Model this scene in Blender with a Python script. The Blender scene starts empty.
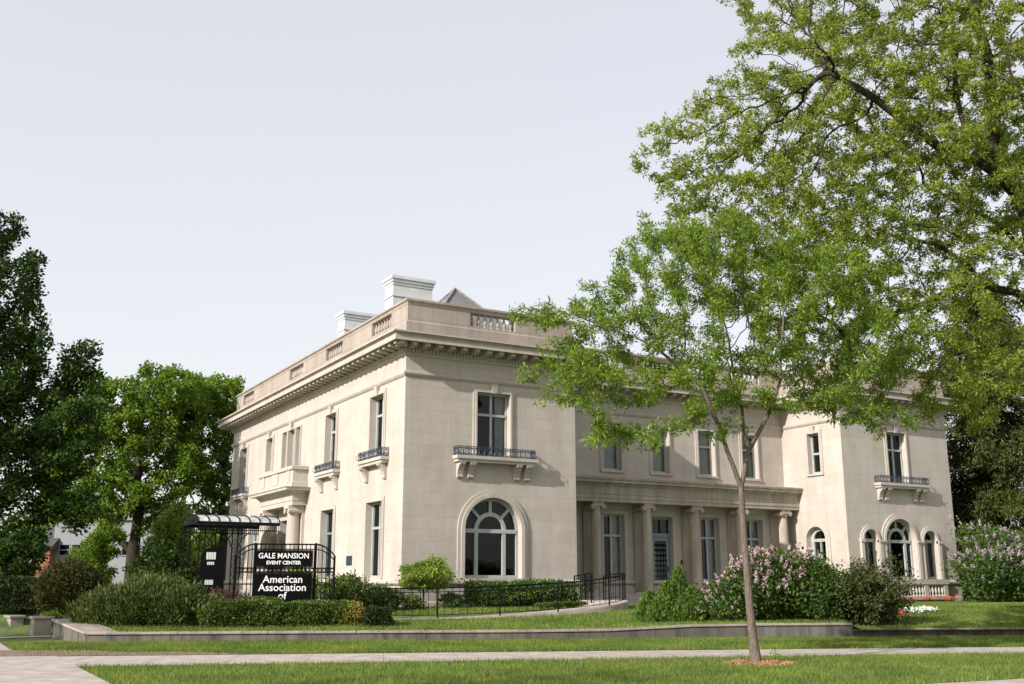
import bpy, bmesh, math, random
import numpy as np
from mathutils import Vector, Matrix
from mathutils.geometry import tessellate_polygon

R = math.radians
random.seed(7)
rng = np.random.default_rng(11)
scn = bpy.context.scene
col = scn.collection

# ------------------------------------------------------------------ camera, world, sun, exposure
CAM = Vector((-15.88, -36.74, 1.7))
YAW = R(29.31)
cd = bpy.data.cameras.new('camera')
cam = bpy.data.objects.new('camera', cd); col.objects.link(cam)
cam.location = CAM
cam.rotation_euler = (R(90 + 12.99), 0, -YAW)
cd.sensor_width = 36.0
cd.lens = 36.0 * 1041.6 / 1024.0
cd.clip_start = 0.1; cd.clip_end = 2000
scn.camera = cam

SUN_EL = R(28.0)
SUN_TO = Vector((-math.cos(SUN_EL) * math.cos(R(15)), -math.cos(SUN_EL) * math.sin(R(15)), math.sin(SUN_EL)))
w = bpy.data.worlds.new('World'); scn.world = w; w.use_nodes = True
nt = w.node_tree; nt.nodes.clear()
sky = nt.nodes.new('ShaderNodeTexSky'); sky.sky_type = 'NISHITA'; sky.sun_disc = False
sky.sun_elevation = SUN_EL
sky.sun_rotation = math.atan2(SUN_TO.x, SUN_TO.y)
sky.air_density = 1.0; sky.dust_density = 3.0; sky.ozone_density = 1.0
bg = nt.nodes.new('ShaderNodeBackground'); bg.inputs[1].default_value = 0.05
nt.links.new(sky.outputs[0], bg.inputs[0])
veil = nt.nodes.new('ShaderNodeBackground'); veil.inputs[1].default_value = 0.5
# thin bright overcast veil, paler towards the horizon, with faint streaks
wtc = nt.nodes.new('ShaderNodeTexCoord'); wsx = nt.nodes.new('ShaderNodeSeparateXYZ'); nt.links.new(wtc.outputs['Generated'], wsx.inputs[0])
wmp = nt.nodes.new('ShaderNodeMapping'); wmp.inputs['Scale'].default_value = (1.0, 1.0, 4.5); nt.links.new(wtc.outputs['Generated'], wmp.inputs[0])
wnz = nt.nodes.new('ShaderNodeTexNoise'); wnz.inputs['Scale'].default_value = 1.6; wnz.inputs['Detail'].default_value = 5; nt.links.new(wmp.outputs[0], wnz.inputs['Vector'])
wma = nt.nodes.new('ShaderNodeMath'); wma.operation = 'MULTIPLY_ADD'; wma.inputs[1].default_value = 0.30; nt.links.new(wnz.outputs['Fac'], wma.inputs[0]); nt.links.new(wsx.outputs[2], wma.inputs[2])
wcr = nt.nodes.new('ShaderNodeValToRGB'); wcr.color_ramp.elements[0].position = 0.12; wcr.color_ramp.elements[1].position = 0.72
wcr.color_ramp.elements[0].color = (1.13, 1.075, 1.03, 1); wcr.color_ramp.elements[1].color = (0.95, 0.92, 0.935, 1)
nt.links.new(wma.outputs[0], wcr.inputs[0]); nt.links.new(wcr.outputs[0], veil.inputs[0])
add = nt.nodes.new('ShaderNodeAddShader')
nt.links.new(bg.outputs[0], add.inputs[0]); nt.links.new(veil.outputs[0], add.inputs[1])
wo = nt.nodes.new('ShaderNodeOutputWorld'); nt.links.new(add.outputs[0], wo.inputs[0])

sl = bpy.data.lights.new('sun', 'SUN'); sl.energy = 5.0; sl.angle = R(0.55); sl.color = (1.0, 0.945, 0.87)
so = bpy.data.objects.new('sun', sl); col.objects.link(so)
so.rotation_euler = (-SUN_TO).to_track_quat('-Z', 'Y').to_euler()
scn.view_settings.view_transform = 'Standard'
scn.view_settings.look = 'None'
scn.view_settings.exposure = 0.45
scn.view_settings.gamma = 1.0
scn.view_settings.use_curve_mapping = False
scn.cycles.max_bounces = 6
scn.cycles.transparent_max_bounces = 8

# ------------------------------------------------------------------ tags
def tag(o, label=None, cat=None, group=None, kind=None):
    if label: o['label'] = label
    if cat: o['category'] = cat
    if group: o['group'] = group
    if kind: o['kind'] = kind
    return o

def thing(name, label, cat, loc=(0, 0, 0), group=None, rz=0.0):
    o = bpy.data.objects.new(name, None); col.objects.link(o)
    o.empty_display_size = 0.3
    o.location = loc; o.rotation_euler = (0, 0, rz)
    return tag(o, label, cat, group)

def link(name, me, mat, parent=None, local=False):
    o = bpy.data.objects.new(name, me); col.objects.link(o)
    if mat: me.materials.append(mat)
    if parent is not None:
        o.parent = parent
        if not local:      # mesh given in world coordinates
            p = parent; loc = Vector((0, 0, 0))
            while p is not None:
                if p.type == 'EMPTY': loc = loc + Vector(p.location)
                p = p.parent
            if parent.type == 'EMPTY': o.matrix_parent_inverse = Matrix.Translation(-loc)
    return o

# ------------------------------------------------------------------ materials
def new_mat(name):
    m = bpy.data.materials.new(name); m.use_nodes = True
    n = m.node_tree.nodes; b = n['Principled BSDF']
    return m, n, m.node_tree.links, b

def simple(name, c, rough=0.6, metal=0.0, noise=0.0, nscale=8.0, bump=0.0, spec=0.5):
    m, n, l, b = new_mat(name)
    b.inputs['Roughness'].default_value = rough; b.inputs['Metallic'].default_value = metal
    b.inputs['Specular IOR Level'].default_value = spec
    b.inputs['Base Color'].default_value = (*c, 1)
    if noise or bump:
        tc = n.new('ShaderNodeTexCoord'); nz = n.new('ShaderNodeTexNoise')
        nz.inputs['Scale'].default_value = nscale; nz.inputs['Detail'].default_value = 6
        l.new(tc.outputs['Object'], nz.inputs['Vector'])
        if noise:
            cr = n.new('ShaderNodeValToRGB')
            cr.color_ramp.elements[0].position = 0.3; cr.color_ramp.elements[1].position = 0.72
            cr.color_ramp.elements[0].color = (*[x * (1 - noise) for x in c], 1)
            cr.color_ramp.elements[1].color = (*[min(1, x * (1 + noise)) for x in c], 1)
            l.new(nz.outputs['Fac'], cr.inputs[0]); l.new(cr.outputs[0], b.inputs['Base Color'])
        if bump:
            bp = n.new('ShaderNodeBump'); bp.inputs['Strength'].default_value = bump; bp.inputs['Distance'].default_value = 0.02
            l.new(nz.outputs['Fac'], bp.inputs['Height']); l.new(bp.outputs[0], b.inputs['Normal'])
    return m

def stone(name, c1, c2, joints=True, stain=0.0, stain_c=(0.12, 0.10, 0.08), rough=0.8, bw=1.15, bh=0.46):
    """coursed ashlar; texture runs along the wall (X+Y) and up Z"""
    m, n, l, b = new_mat(name)
    b.inputs['Roughness'].default_value = rough; b.inputs['Specular IOR Level'].default_value = 0.25
    tc = n.new('ShaderNodeTexCoord'); sx = n.new('ShaderNodeSeparateXYZ'); l.new(tc.outputs['Object'], sx.inputs[0])
    ad = n.new('ShaderNodeMath'); ad.operation = 'ADD'; l.new(sx.outputs[0], ad.inputs[0]); l.new(sx.outputs[1], ad.inputs[1])
    cb = n.new('ShaderNodeCombineXYZ'); l.new(ad.outputs[0], cb.inputs[0]); l.new(sx.outputs[2], cb.inputs[1])
    nz = n.new('ShaderNodeTexNoise'); nz.inputs['Scale'].default_value = 0.7; nz.inputs['Detail'].default_value = 8; nz.inputs['Roughness'].default_value = 0.65
    l.new(tc.outputs['Object'], nz.inputs['Vector'])
    if joints:
        br = n.new('ShaderNodeTexBrick'); l.new(cb.outputs[0], br.inputs['Vector'])
        br.inputs['Scale'].default_value = 1.0
        br.inputs['Brick Width'].default_value = bw; br.inputs['Row Height'].default_value = bh
        br.inputs['Mortar Size'].default_value = 0.007; br.inputs['Mortar Smooth'].default_value = 0.3
        br.inputs['Color1'].default_value = (*c1, 1); br.inputs['Color2'].default_value = (*c2, 1)
        br.inputs['Mortar'].default_value = (*[x * 0.84 for x in c1], 1)
        base = br.outputs['Color']
    else:
        mx0 = n.new('ShaderNodeMix'); mx0.data_type = 'RGBA'
        mx0.inputs['A'].default_value = (*c1, 1); mx0.inputs['B'].default_value = (*c2, 1)
        l.new(nz.outputs['Fac'], mx0.inputs['Factor']); base = mx0.outputs['Result']
    # weather tone: broad noise
    cr = n.new('ShaderNodeValToRGB'); cr.color_ramp.elements[0].position = 0.3; cr.color_ramp.elements[1].position = 0.7
    cr.color_ramp.elements[0].color = (0.87, 0.85, 0.82, 1); cr.color_ramp.elements[1].color = (1.03, 1.03, 1.03, 1)
    l.new(nz.outputs['Fac'], cr.inputs[0])
    mx = n.new('ShaderNodeMix'); mx.data_type = 'RGBA'; mx.blend_type = 'MULTIPLY'; mx.inputs['Factor'].default_value = 1
    l.new(base, mx.inputs['A']); l.new(cr.outputs[0], mx.inputs['B'])
    out = mx.outputs['Result']
    if stain:
        mp = n.new('ShaderNodeMapping'); mp.inputs['Scale'].default_value = (1.6, 1.6, 0.22)
        l.new(tc.outputs['Object'], mp.inputs[0])
        n2 = n.new('ShaderNodeTexNoise'); n2.inputs['Scale'].default_value = 1.3; n2.inputs['Detail'].default_value = 9; n2.inputs['Roughness'].default_value = 0.7
        l.new(mp.outputs[0], n2.inputs['Vector'])
        c3 = n.new('ShaderNodeValToRGB'); c3.color_ramp.elements[0].position = 0.42; c3.color_ramp.elements[1].position = 0.7
        c3.color_ramp.elements[0].color = (0, 0, 0, 1); c3.color_ramp.elements[1].color = (stain, stain, stain, 1)
        l.new(n2.outputs['Fac'], c3.inputs[0])
        m3 = n.new('ShaderNodeMix'); m3.data_type = 'RGBA'
        l.new(c3.outputs[0], m3.inputs['Factor']); l.new(out, m3.inputs['A']); m3.inputs['B'].default_value = (*stain_c, 1)
        out = m3.outputs['Result']
    l.new(out, b.inputs['Base Color'])
    n4 = n.new('ShaderNodeTexNoise'); n4.inputs['Scale'].default_value = 14; n4.inputs['Detail'].default_value = 8
    l.new(tc.outputs['Object'], n4.inputs['Vector'])
    bp = n.new('ShaderNodeBump'); bp.inputs['Strength'].default_value = 0.25; bp.inputs['Distance'].default_value = 0.015
    l.new(n4.outputs['Fac'], bp.inputs['Height'])
    if joints:
        b2 = n.new('ShaderNodeBump'); b2.inputs['Strength'].default_value = 0.6; b2.inputs['Distance'].default_value = 0.01; b2.invert = True
        l.new(br.outputs['Fac'], b2.inputs['Height']); l.new(bp.outputs[0], b2.inputs['Normal']); l.new(b2.outputs[0], b.inputs['Normal'])
    else:
        l.new(bp.outputs[0], b.inputs['Normal'])
    return m

def leaf_mat(name, dark, mid, light, trans=0.35, rough=0.5, tint=1.5, patch=0.0, pscale=1.0):
    m, n, l, b = new_mat(name)
    g = n.new('ShaderNodeNewGeometry'); cr = n.new('ShaderNodeValToRGB')
    e = cr.color_ramp.elements; e[0].color = (*dark, 1); e[1].color = (*light, 1); e[0].position = 0.0; e[1].position = 1.0
    k = e.new(0.5); k.color = (*mid, 1)
    l.new(g.outputs['Random Per Island'], cr.inputs[0])
    b.inputs['Roughness'].default_value = rough; b.inputs['Specular IOR Level'].default_value = 0.14
    csrc = cr.outputs[0]
    if patch:      # clumps differ in tone
        tc = n.new('ShaderNodeTexCoord'); nz = n.new('ShaderNodeTexNoise'); nz.inputs['Scale'].default_value = pscale; nz.inputs['Detail'].default_value = 4; nz.inputs['Roughness'].default_value = 0.65
        l.new(tc.outputs['Object'], nz.inputs['Vector'])
        pr_ = n.new('ShaderNodeValToRGB'); pr_.color_ramp.elements[0].position = 0.32; pr_.color_ramp.elements[1].position = 0.68
        pr_.color_ramp.elements[0].color = (1 - patch, 1 - patch * .8, 1 - patch, 1); pr_.color_ramp.elements[1].color = (1 + patch, 1 + patch * .7, 1 + patch * .4, 1)
        l.new(nz.outputs['Fac'], pr_.inputs[0])
        pm = n.new('ShaderNodeMix'); pm.data_type = 'RGBA'; pm.blend_type = 'MULTIPLY'; pm.inputs['Factor'].default_value = 1; pm.clamp_result = False
        l.new(csrc, pm.inputs['A']); l.new(pr_.outputs[0], pm.inputs['B']); csrc = pm.outputs['Result']
    l.new(csrc, b.inputs['Base Color'])
    t = n.new('ShaderNodeBsdfTranslucent')
    mm = n.new('ShaderNodeMix'); mm.data_type = 'RGBA'; mm.blend_type = 'MULTIPLY'; mm.inputs['Factor'].default_value = 1
    l.new(csrc, mm.inputs['A']); mm.inputs['B'].default_value = (tint, tint * 1.02, tint * 0.6, 1)
    mm.clamp_result = False
    l.new(mm.outputs['Result'], t.inputs[0])
    ms = n.new('ShaderNodeMixShader'); ms.inputs[0].default_value = trans
    l.new(b.outputs[0], ms.inputs[1]); l.new(t.outputs[0], ms.inputs[2])
    l.new(ms.outputs[0], n['Material Output'].inputs[0])
    return m

def bark_mat(name, c, sc=9.0):
    m, n, l, b = new_mat(name)
    tc = n.new('ShaderNodeTexCoord'); mp = n.new('ShaderNodeMapping'); mp.inputs['Scale'].default_value = (sc, sc, sc * 0.25)
    nz = n.new('ShaderNodeTexNoise'); nz.inputs['Scale'].default_value = 2.0; nz.inputs['Detail'].default_value = 8; nz.inputs['Roughness'].default_value = 0.7
    l.new(tc.outputs['Object'], mp.inputs[0]); l.new(mp.outputs[0], nz.inputs['Vector'])
    cr = n.new('ShaderNodeValToRGB'); cr.color_ramp.elements[0].position = 0.35; cr.color_ramp.elements[1].position = 0.65
    cr.color_ramp.elements[0].color = (*[x * 0.5 for x in c], 1); cr.color_ramp.elements[1].color = (*[x * 1.25 for x in c], 1)
    l.new(nz.outputs['Fac'], cr.inputs[0]); l.new(cr.outputs[0], b.inputs['Base Color'])
    bp = n.new('ShaderNodeBump'); bp.inputs['Strength'].default_value = 0.8; bp.inputs['Distance'].default_value = 0.03
    l.new(nz.outputs['Fac'], bp.inputs['Height']); l.new(bp.outputs[0], b.inputs['Normal'])
    b.inputs['Roughness'].default_value = 0.9; b.inputs['Specular IOR Level'].default_value = 0.15
    return m

def glass_mat():
    m, n, l, b = new_mat('window_glass')
    tr = n.new('ShaderNodeBsdfTransparent'); tr.inputs[0].default_value = (0.77, 0.78, 0.77, 1)
    gl = n.new('ShaderNodeBsdfGlossy'); gl.inputs['Roughness'].default_value = 0.02; gl.inputs[0].default_value = (0.62, 0.66, 0.68, 1)
    tc = n.new('ShaderNodeTexCoord'); nz = n.new('ShaderNodeTexNoise'); nz.inputs['Scale'].default_value = 1.1
    l.new(tc.outputs['Object'], nz.inputs['Vector'])
    bp = n.new('ShaderNodeBump'); bp.inputs['Strength'].default_value = 0.12; bp.inputs['Distance'].default_value = 0.05
    l.new(nz.outputs['Fac'], bp.inputs['Height']); l.new(bp.outputs[0], gl.inputs['Normal'])
    fr = n.new('ShaderNodeFresnel'); fr.inputs[0].default_value = 1.36
    ms = n.new('ShaderNodeMixShader')
    l.new(fr.outputs[0], ms.inputs[0]); l.new(tr.outputs[0], ms.inputs[1]); l.new(gl.outputs[0], ms.inputs[2])
    l.new(ms.outputs[0], n['Material Output'].inputs[0])
    return m

LIME = (0.475, 0.438, 0.402); LIME2 = (0.44, 0.405, 0.37)
M = {}
M['wall'] = stone('limestone_ashlar', LIME, LIME2, True, 0.45, (0.31, 0.27, 0.235))
M['trim'] = stone('limestone_trim', LIME, LIME2, False, 0.35, (0.24, 0.19, 0.15))
M['parapet'] = stone('weathered_parapet_stone', (0.38, 0.33, 0.295), (0.325, 0.285, 0.255), True, 0.6, (0.19, 0.16, 0.14), bw=1.5, bh=0.66)
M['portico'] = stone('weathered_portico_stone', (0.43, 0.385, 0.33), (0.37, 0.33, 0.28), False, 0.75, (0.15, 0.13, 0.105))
M['retain'] = stone('weathered_shade_toned_stone', (0.15, 0.14, 0.128), (0.10, 0.093, 0.086), True, 1.0, (0.03, 0.028, 0.026), bw=1.9, bh=2.0)  # dark stained stone; its deep tone doubles as painted shade on the cheek wall
M['coping'] = stone('coping_stone', (0.33, 0.29, 0.26), (0.27, 0.245, 0.22), True, 0.7, (0.12, 0.105, 0.09), bw=1.9, bh=3.0)
M['paint'] = simple('grey_green_sash_paint', (0.34, 0.365, 0.35), 0.45, noise=0.12, nscale=3)
M['doorpaint'] = simple('blue_grey_door_paint', (0.17, 0.215, 0.225), 0.4, noise=0.15, nscale=3)
M['glass'] = glass_mat()
M['curtain'] = simple('pale_curtain_cloth', (0.68, 0.70, 0.68), 0.9, noise=0.15, nscale=2)
M['iron'] = simple('black_wrought_iron', (0.005, 0.0055, 0.006), 0.6, 0.0, noise=0.4, nscale=10, spec=0.1)
M['bluiron'] = simple('blue_black_balcony_iron', (0.035, 0.05, 0.075), 0.45, 0.2, noise=0.4, nscale=10)
M['white'] = stone('whitewashed_chimney_stone', (0.62, 0.64, 0.66), (0.55, 0.58, 0.61), True, 0.25, (0.35, 0.36, 0.37), bw=0.7, bh=0.35)
M['slate'] = stone('grey_slate_shingles', (0.20, 0.20, 0.205), (0.15, 0.155, 0.165), True, 0.3, (0.1, 0.1, 0.1), bw=0.5, bh=0.14)
M['roofing'] = simple('flat_roof_gravel', (0.18, 0.17, 0.16), 0.95, noise=0.3, nscale=6)
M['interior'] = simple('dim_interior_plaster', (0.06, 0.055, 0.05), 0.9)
M['canopy_glass'] = simple('milky_canopy_glass', (0.40, 0.42, 0.43), 0.3, noise=0.35, nscale=4)
M['signblack'] = simple('black_sign_board', (0.0035, 0.0035, 0.004), 0.7, noise=0.2, nscale=3, spec=0.05)
M['signwhite'] = simple('white_sign_lettering', (0.75, 0.75, 0.75), 0.5)
M['concrete'] = simple('pale_pinkish_concrete', (0.35, 0.305, 0.275), 0.9, noise=0.26, nscale=2.3, bump=0.35)
M['paver'] = simple('grey_stone_steps', (0.33, 0.30, 0.28), 0.85, noise=0.2, nscale=2.5, bump=0.2)
M['soil'] = simple('bare_brown_soil', (0.17, 0.115, 0.08), 0.95, noise=0.5, nscale=7, bump=0.6)
M['mulch'] = simple('orange_bark_mulch', (0.27, 0.14, 0.07), 0.95, noise=0.5, nscale=18, bump=0.8)
M['grassbase'] = simple('lawn_thatch', (0.08, 0.115, 0.025), 0.95, noise=0.45, nscale=2.2, bump=0.5)
M['grass'] = leaf_mat('grass_blade', (0.05, 0.098, 0.020), (0.118, 0.185, 0.038), (0.245, 0.285, 0.08), 0.32, 0.55, 1.5, .38, .55)
M['siding'] = stone('pale_grey_siding', (0.25, 0.265, 0.29), (0.245, 0.26, 0.285), True, 0.15, (0.15, 0.16, 0.17), bw=40.0, bh=0.22)
M['greyhouse'] = simple('slate_grey_siding', (0.16, 0.165, 0.18), 0.8, noise=0.15, nscale=2)
M['darkroof'] = simple('dark_shingle_roof', (0.06, 0.06, 0.065), 0.9, noise=0.3, nscale=5)
M['brick'] = stone('red_brick', (0.36, 0.135, 0.09), (0.28, 0.10, 0.07), True, 0.2, (0.15, 0.07, 0.05), bw=0.24, bh=0.085)
M['honey'] = leaf_mat('honeylocust_leaf', (0.065, 0.125, 0.018), (0.14, 0.22, 0.036), (0.29, 0.365, 0.075), 0.45, 0.5, 1.65, .25, .9)
M['honey2'] = leaf_mat('old_honeylocust_leaf', (0.085, 0.13, 0.022), (0.18, 0.235, 0.042), (0.33, 0.37, 0.085), 0.45, 0.5, 1.65, .25, .6)
M['maple'] = leaf_mat('maple_leaf', (0.055, 0.11, 0.015), (0.105, 0.18, 0.025), (0.19, 0.265, 0.04), 0.42, 0.5, 1.6, .25, .6)
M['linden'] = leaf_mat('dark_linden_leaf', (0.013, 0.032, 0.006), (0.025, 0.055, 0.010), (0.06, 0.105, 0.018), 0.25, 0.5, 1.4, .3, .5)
M['conifer'] = leaf_mat('conifer_spray', (0.018, 0.030, 0.008), (0.038, 0.052, 0.013), (0.10, 0.105, 0.026), 0.15, 0.6, 1.2, .35, .7)
M['yew'] = leaf_mat('yew_needle', (0.025, 0.047, 0.012), (0.06, 0.09, 0.022), (0.14, 0.16, 0.05), 0.15, 0.55, 1.2)
M['topiary'] = leaf_mat('bronze_yew_needle', (0.022, 0.028, 0.008), (0.045, 0.048, 0.013), (0.085, 0.075, 0.022), 0.12, 0.55, 1.2)
M['box'] = leaf_mat('hedge_leaf', (0.028, 0.055, 0.011), (0.065, 0.11, 0.02), (0.15, 0.195, 0.045), 0.22, 0.5, 1.3)
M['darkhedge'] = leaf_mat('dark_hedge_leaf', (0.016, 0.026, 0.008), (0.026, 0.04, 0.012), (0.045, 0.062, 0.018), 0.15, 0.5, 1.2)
M['lime_leaf'] = leaf_mat('bright_globe_leaf', (0.10, 0.17, 0.025), (0.17, 0.25, 0.04), (0.27, 0.33, 0.07), 0.35, 0.5, 1.4)
M['lilac_leaf'] = leaf_mat('lilac_leaf', (0.035, 0.07, 0.016), (0.06, 0.11, 0.024), (0.11, 0.165, 0.045), 0.28, 0.45, 1.4)
M['blossom'] = leaf_mat('lilac_blossom', (0.44, 0.25, 0.37), (0.60, 0.40, 0.50), (0.74, 0.60, 0.66), 0.3, 0.6, 1.0)
M['blossom2'] = leaf_mat('mauve_lilac_blossom', (0.36, 0.25, 0.38), (0.52, 0.40, 0.52), (0.70, 0.60, 0.70), 0.3, 0.6, 1.0)
M['rose_leaf'] = leaf_mat('dark_rose_leaf', (0.03, 0.045, 0.014), (0.055, 0.075, 0.022), (0.10, 0.085, 0.04), 0.2, 0.45, 1.2)
M['red'] = leaf_mat('red_petal', (0.50, 0.03, 0.03), (0.70, 0.07, 0.05), (0.80, 0.20, 0.14), 0.25, 0.6, 1.0)
M['whitepetal'] = leaf_mat('white_petal', (0.70, 0.70, 0.68), (0.80, 0.80, 0.78), (0.85, 0.85, 0.84), 0.2, 0.6, 0.7)
M['barberry'] = leaf_mat('purple_barberry_leaf', (0.05, 0.025, 0.022), (0.10, 0.045, 0.04), (0.17, 0.085, 0.07), 0.2, 0.5, 1.0)
M['yellow'] = leaf_mat('yellow_green_leaf', (0.18, 0.16, 0.03), (0.32, 0.25, 0.05), (0.42, 0.34, 0.09), 0.25, 0.5, 1.0)
M['bark'] = bark_mat('young_bark', (0.15, 0.122, 0.10), 16)
M['bark_dark'] = bark_mat('old_bark', (0.045, 0.035, 0.028), 5)

# ------------------------------------------------------------------ mesh builder
def np_mesh(name, V, F):
    """V (n,3), F (m,k) arrays -> mesh"""
    me = bpy.data.meshes.new(name)
    V = np.asarray(V, dtype=np.float32); F = np.asarray(F, dtype=np.int32)
    m, k = F.shape
    me.vertices.add(len(V)); me.vertices.foreach_set('co', V.ravel())
    me.loops.add(m * k); me.loops.foreach_set('vertex_index', F.ravel())
    me.polygons.add(m)
    me.polygons.foreach_set('loop_start', np.arange(0, m * k, k, dtype=np.int32))
    me.update(calc_edges=True)
    me.validate()
    return me

class MB:
    def __init__(self): self.v = []; self.f = []
    def add(self, vs, fs):
        b = len(self.v); self.v += [tuple(x) for x in vs]; self.f += [tuple(b + i for i in f) for f in fs]
        return self
    def hexa(self, p):
        return self.add(p, [(0, 3, 2, 1), (4, 5, 6, 7), (0, 1, 5, 4), (1, 2, 6, 5), (2, 3, 7, 6), (3, 0, 4, 7)])
    def box(self, x0, x1, y0, y1, z0, z1):
        return self.hexa([(x0, y0, z0), (x1, y0, z0), (x1, y1, z0), (x0, y1, z0), (x0, y0, z1), (x1, y0, z1), (x1, y1, z1), (x0, y1, z1)])
    def fbox(self, F, u0, u1, z0, z1, d0, d1):
        return self.hexa([F(u0, z0, d0), F(u1, z0, d0), F(u1, z0, d1), F(u0, z0, d1), F(u0, z1, d0), F(u1, z1, d0), F(u1, z1, d1), F(u0, z1, d1)])
    def prism(self, A, B):
        """two matching polygons"""
        n = len(A)
        return self.add(list(A) + list(B), [tuple(range(n))[::-1], tuple(range(n, 2 * n))] + [(i, (i + 1) % n, n + (i + 1) % n, n + i) for i in range(n)])
    def ring(self, A, B, closed=True):
        n = len(A)
        return self.add(list(A) + list(B), [(i, (i + 1) % n, n + (i + 1) % n, n + i) for i in range(n if closed else n - 1)])
    def lathe(self, c, prof, n=20):
        cx, cy = c; rings = []
        vs = []
        for r, z in prof:
            vs += [(cx + r * math.cos(2 * math.pi * i / n), cy + r * math.sin(2 * math.pi * i / n), z) for i in range(n)]
        fs = []
        for k in range(len(prof) - 1):
            fs += [(k * n + i, k * n + (i + 1) % n, (k + 1) * n + (i + 1) % n, (k + 1) * n + i) for i in range(n)]
        fs.append(tuple(range(n))[::-1]); fs.append(tuple((len(prof) - 1) * n + i for i in range(n)))
        return self.add(vs, fs)
    def tube(self, pts, r, n=8, rr=None):
        pts = [Vector(p) for p in pts]; vs = []
        for i, p in enumerate(pts):
            d = (pts[min(i + 1, len(pts) - 1)] - pts[max(i - 1, 0)]).normalized()
            a = d.cross(Vector((0, 0, 1)))
            if a.length < 1e-3: a = d.cross(Vector((1, 0, 0)))
            a.normalize(); b = d.cross(a)
            q = rr[i] if rr else r
            vs += [p + (a * math.cos(2 * math.pi * k / n) + b * math.sin(2 * math.pi * k / n)) * q for k in range(n)]
        fs = [(j * n + k, j * n + (k + 1) % n, (j + 1) * n + (k + 1) % n, (j + 1) * n + k) for j in range(len(pts) - 1) for k in range(n)]
        fs.append(tuple(range(n))[::-1]); fs.append(tuple((len(pts) - 1) * n + k for k in range(n)))
        return self.add(vs, fs)
    def sweep(self, path, prof, closed=True):
        """axis aligned path (x,y); outward is to the right of travel; profile (offset,z)"""
        n = len(path); P = [Vector((*p, 0)) for p in path]; rings = []
        def nrm(a, b):
            d = (b - a).normalized(); return Vector((d.y, -d.x, 0))
        for i in range(n):
            if closed or 0 < i < n - 1:
                n1 = nrm(P[i - 1], P[i]); n2 = nrm(P[i], P[(i + 1) % n])
                k = n1 + n2 if abs(n1.dot(n2)) < 0.5 else n1
            else:
                k = nrm(P[0], P[1]) if i == 0 else nrm(P[-2], P[-1])
            rings.append([P[i] + k * o + Vector((0, 0, z)) for o, z in prof])
        m = len(prof); vs = [q for r_ in rings for q in r_]
        fs = []
        for i in range(n if closed else n - 1):
            j = (i + 1) % n
            for a in range(m - 1):
                fs.append((i * m + a, j * m + a, j * m + a + 1, i * m + a + 1))
        if not closed: fs += [tuple(range(m)), tuple((n - 1) * m + a for a in range(m))[::-1]]
        return self.add(vs, fs)
    def build(self, name, mat, parent=None, smooth=False, local=False, bevel=0.0):
        me = bpy.data.meshes.new(name); me.from_pydata([tuple(map(float, v)) for v in self.v], [], self.f)
        bm = bmesh.new(); bm.from_mesh(me); bmesh.ops.recalc_face_normals(bm, faces=bm.faces); bm.to_mesh(me); bm.free()
        if smooth:
            for p in me.polygons: p.use_smooth = True
        o = link(name, me, mat, parent, local)
        if bevel:
            b = o.modifiers.new('bevel', 'BEVEL'); b.width = bevel; b.segments = 2; b.limit_method = 'ANGLE'
        return o

def frame(o, u, n):
    o = Vector(o); u = Vector(u); n = Vector(n)
    return lambda uu, z, d=0.0: o + u * uu + n * d + Vector((0, 0, z))

def arch_pts(cx, hw, zb, zs, n=24):
    """closed polygon: bottom left, up, round, down"""
    p = [(cx - hw, zb)]
    for i in range(n + 1):
        a = math.pi - math.pi * i / n
        p.append((cx + hw * math.cos(a), zs + hw * math.sin(a)))
    p.append((cx + hw, zb))
    return p

def rect_pts(u0, u1, z0, z1): return [(u0, z0), (u0, z1), (u1, z1), (u1, z0)]

def facade(mb, F, u0, u1, z0, z1, holes, reveal=0.36):
    polys = [[Vector((u0, z0, 0)), Vector((u1, z0, 0)), Vector((u1, z1, 0)), Vector((u0, z1, 0))]]
    for h in holes: polys.append([Vector((a, b, 0)) for a, b in h])
    flat = [p for q in polys for p in q]
    tris = tessellate_polygon(polys)
    mb.add([F(p.x, p.y, 0) for p in flat], [tuple(t) for t in tris])
    for h in holes:
        mb.ring([F(a, b, 0) for a, b in h], [F(a, b, -reveal) for a, b in h])

# ================================================================== SETTING: ground, paths
A0 = np.array([-11.42, -4.14]); A1 = np.array([9.61, -12.89])
dA = (A1 - A0) / np.linalg.norm(A1 - A0); nA = np.array([-dA[1], dA[0]])
def sd(s, d, z=0.0):
    p = A0 + dA * s + nA * d
    return (p[0], p[1], z)
def to_sd(x, y):
    q = np.stack([np.asarray(x) - A0[0], np.asarray(y) - A0[1]], -1)
    return q @ dA, q @ nA
def sm(t):
    t = np.clip(t, 0, 1); return t * t * (3 - 2 * t)
def wall_top(s):
    return 0.32 + 0.16 * sm((np.asarray(s) - 14.0) / 5.0)
def ground_z(x, y):
    s, d = to_sd(x, y)
    edge = wall_top(s) * np.where(s > 22.9, 0.6, 1.0) - 0.03
    z = edge + (0.76 - edge) * sm(d / 8.0)
    z = np.where(d < 0, 0.0, z)
    return z * np.maximum(sm((np.asarray(x) + 11.1 + .45 * np.clip((np.asarray(y) + 4.0) / 4.0, 0, 1.2)) / .25), sm((np.asarray(y) - 2.2) / 3.0) * sm((np.asarray(x) + 15.5) / 1.5))
def gz(x, y): return float(ground_z(x, y))

def sheet(name, pts, mat, kind='structure'):
    return tag(MB().add(pts, [tuple(range(len(pts)))]).build(name, mat), kind=kind)

sheet('lawn', [(-700, -700, 0), (900, -700, 0), (900, 900, 0), (-700, 900, 0)], M['grassbase'])
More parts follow.
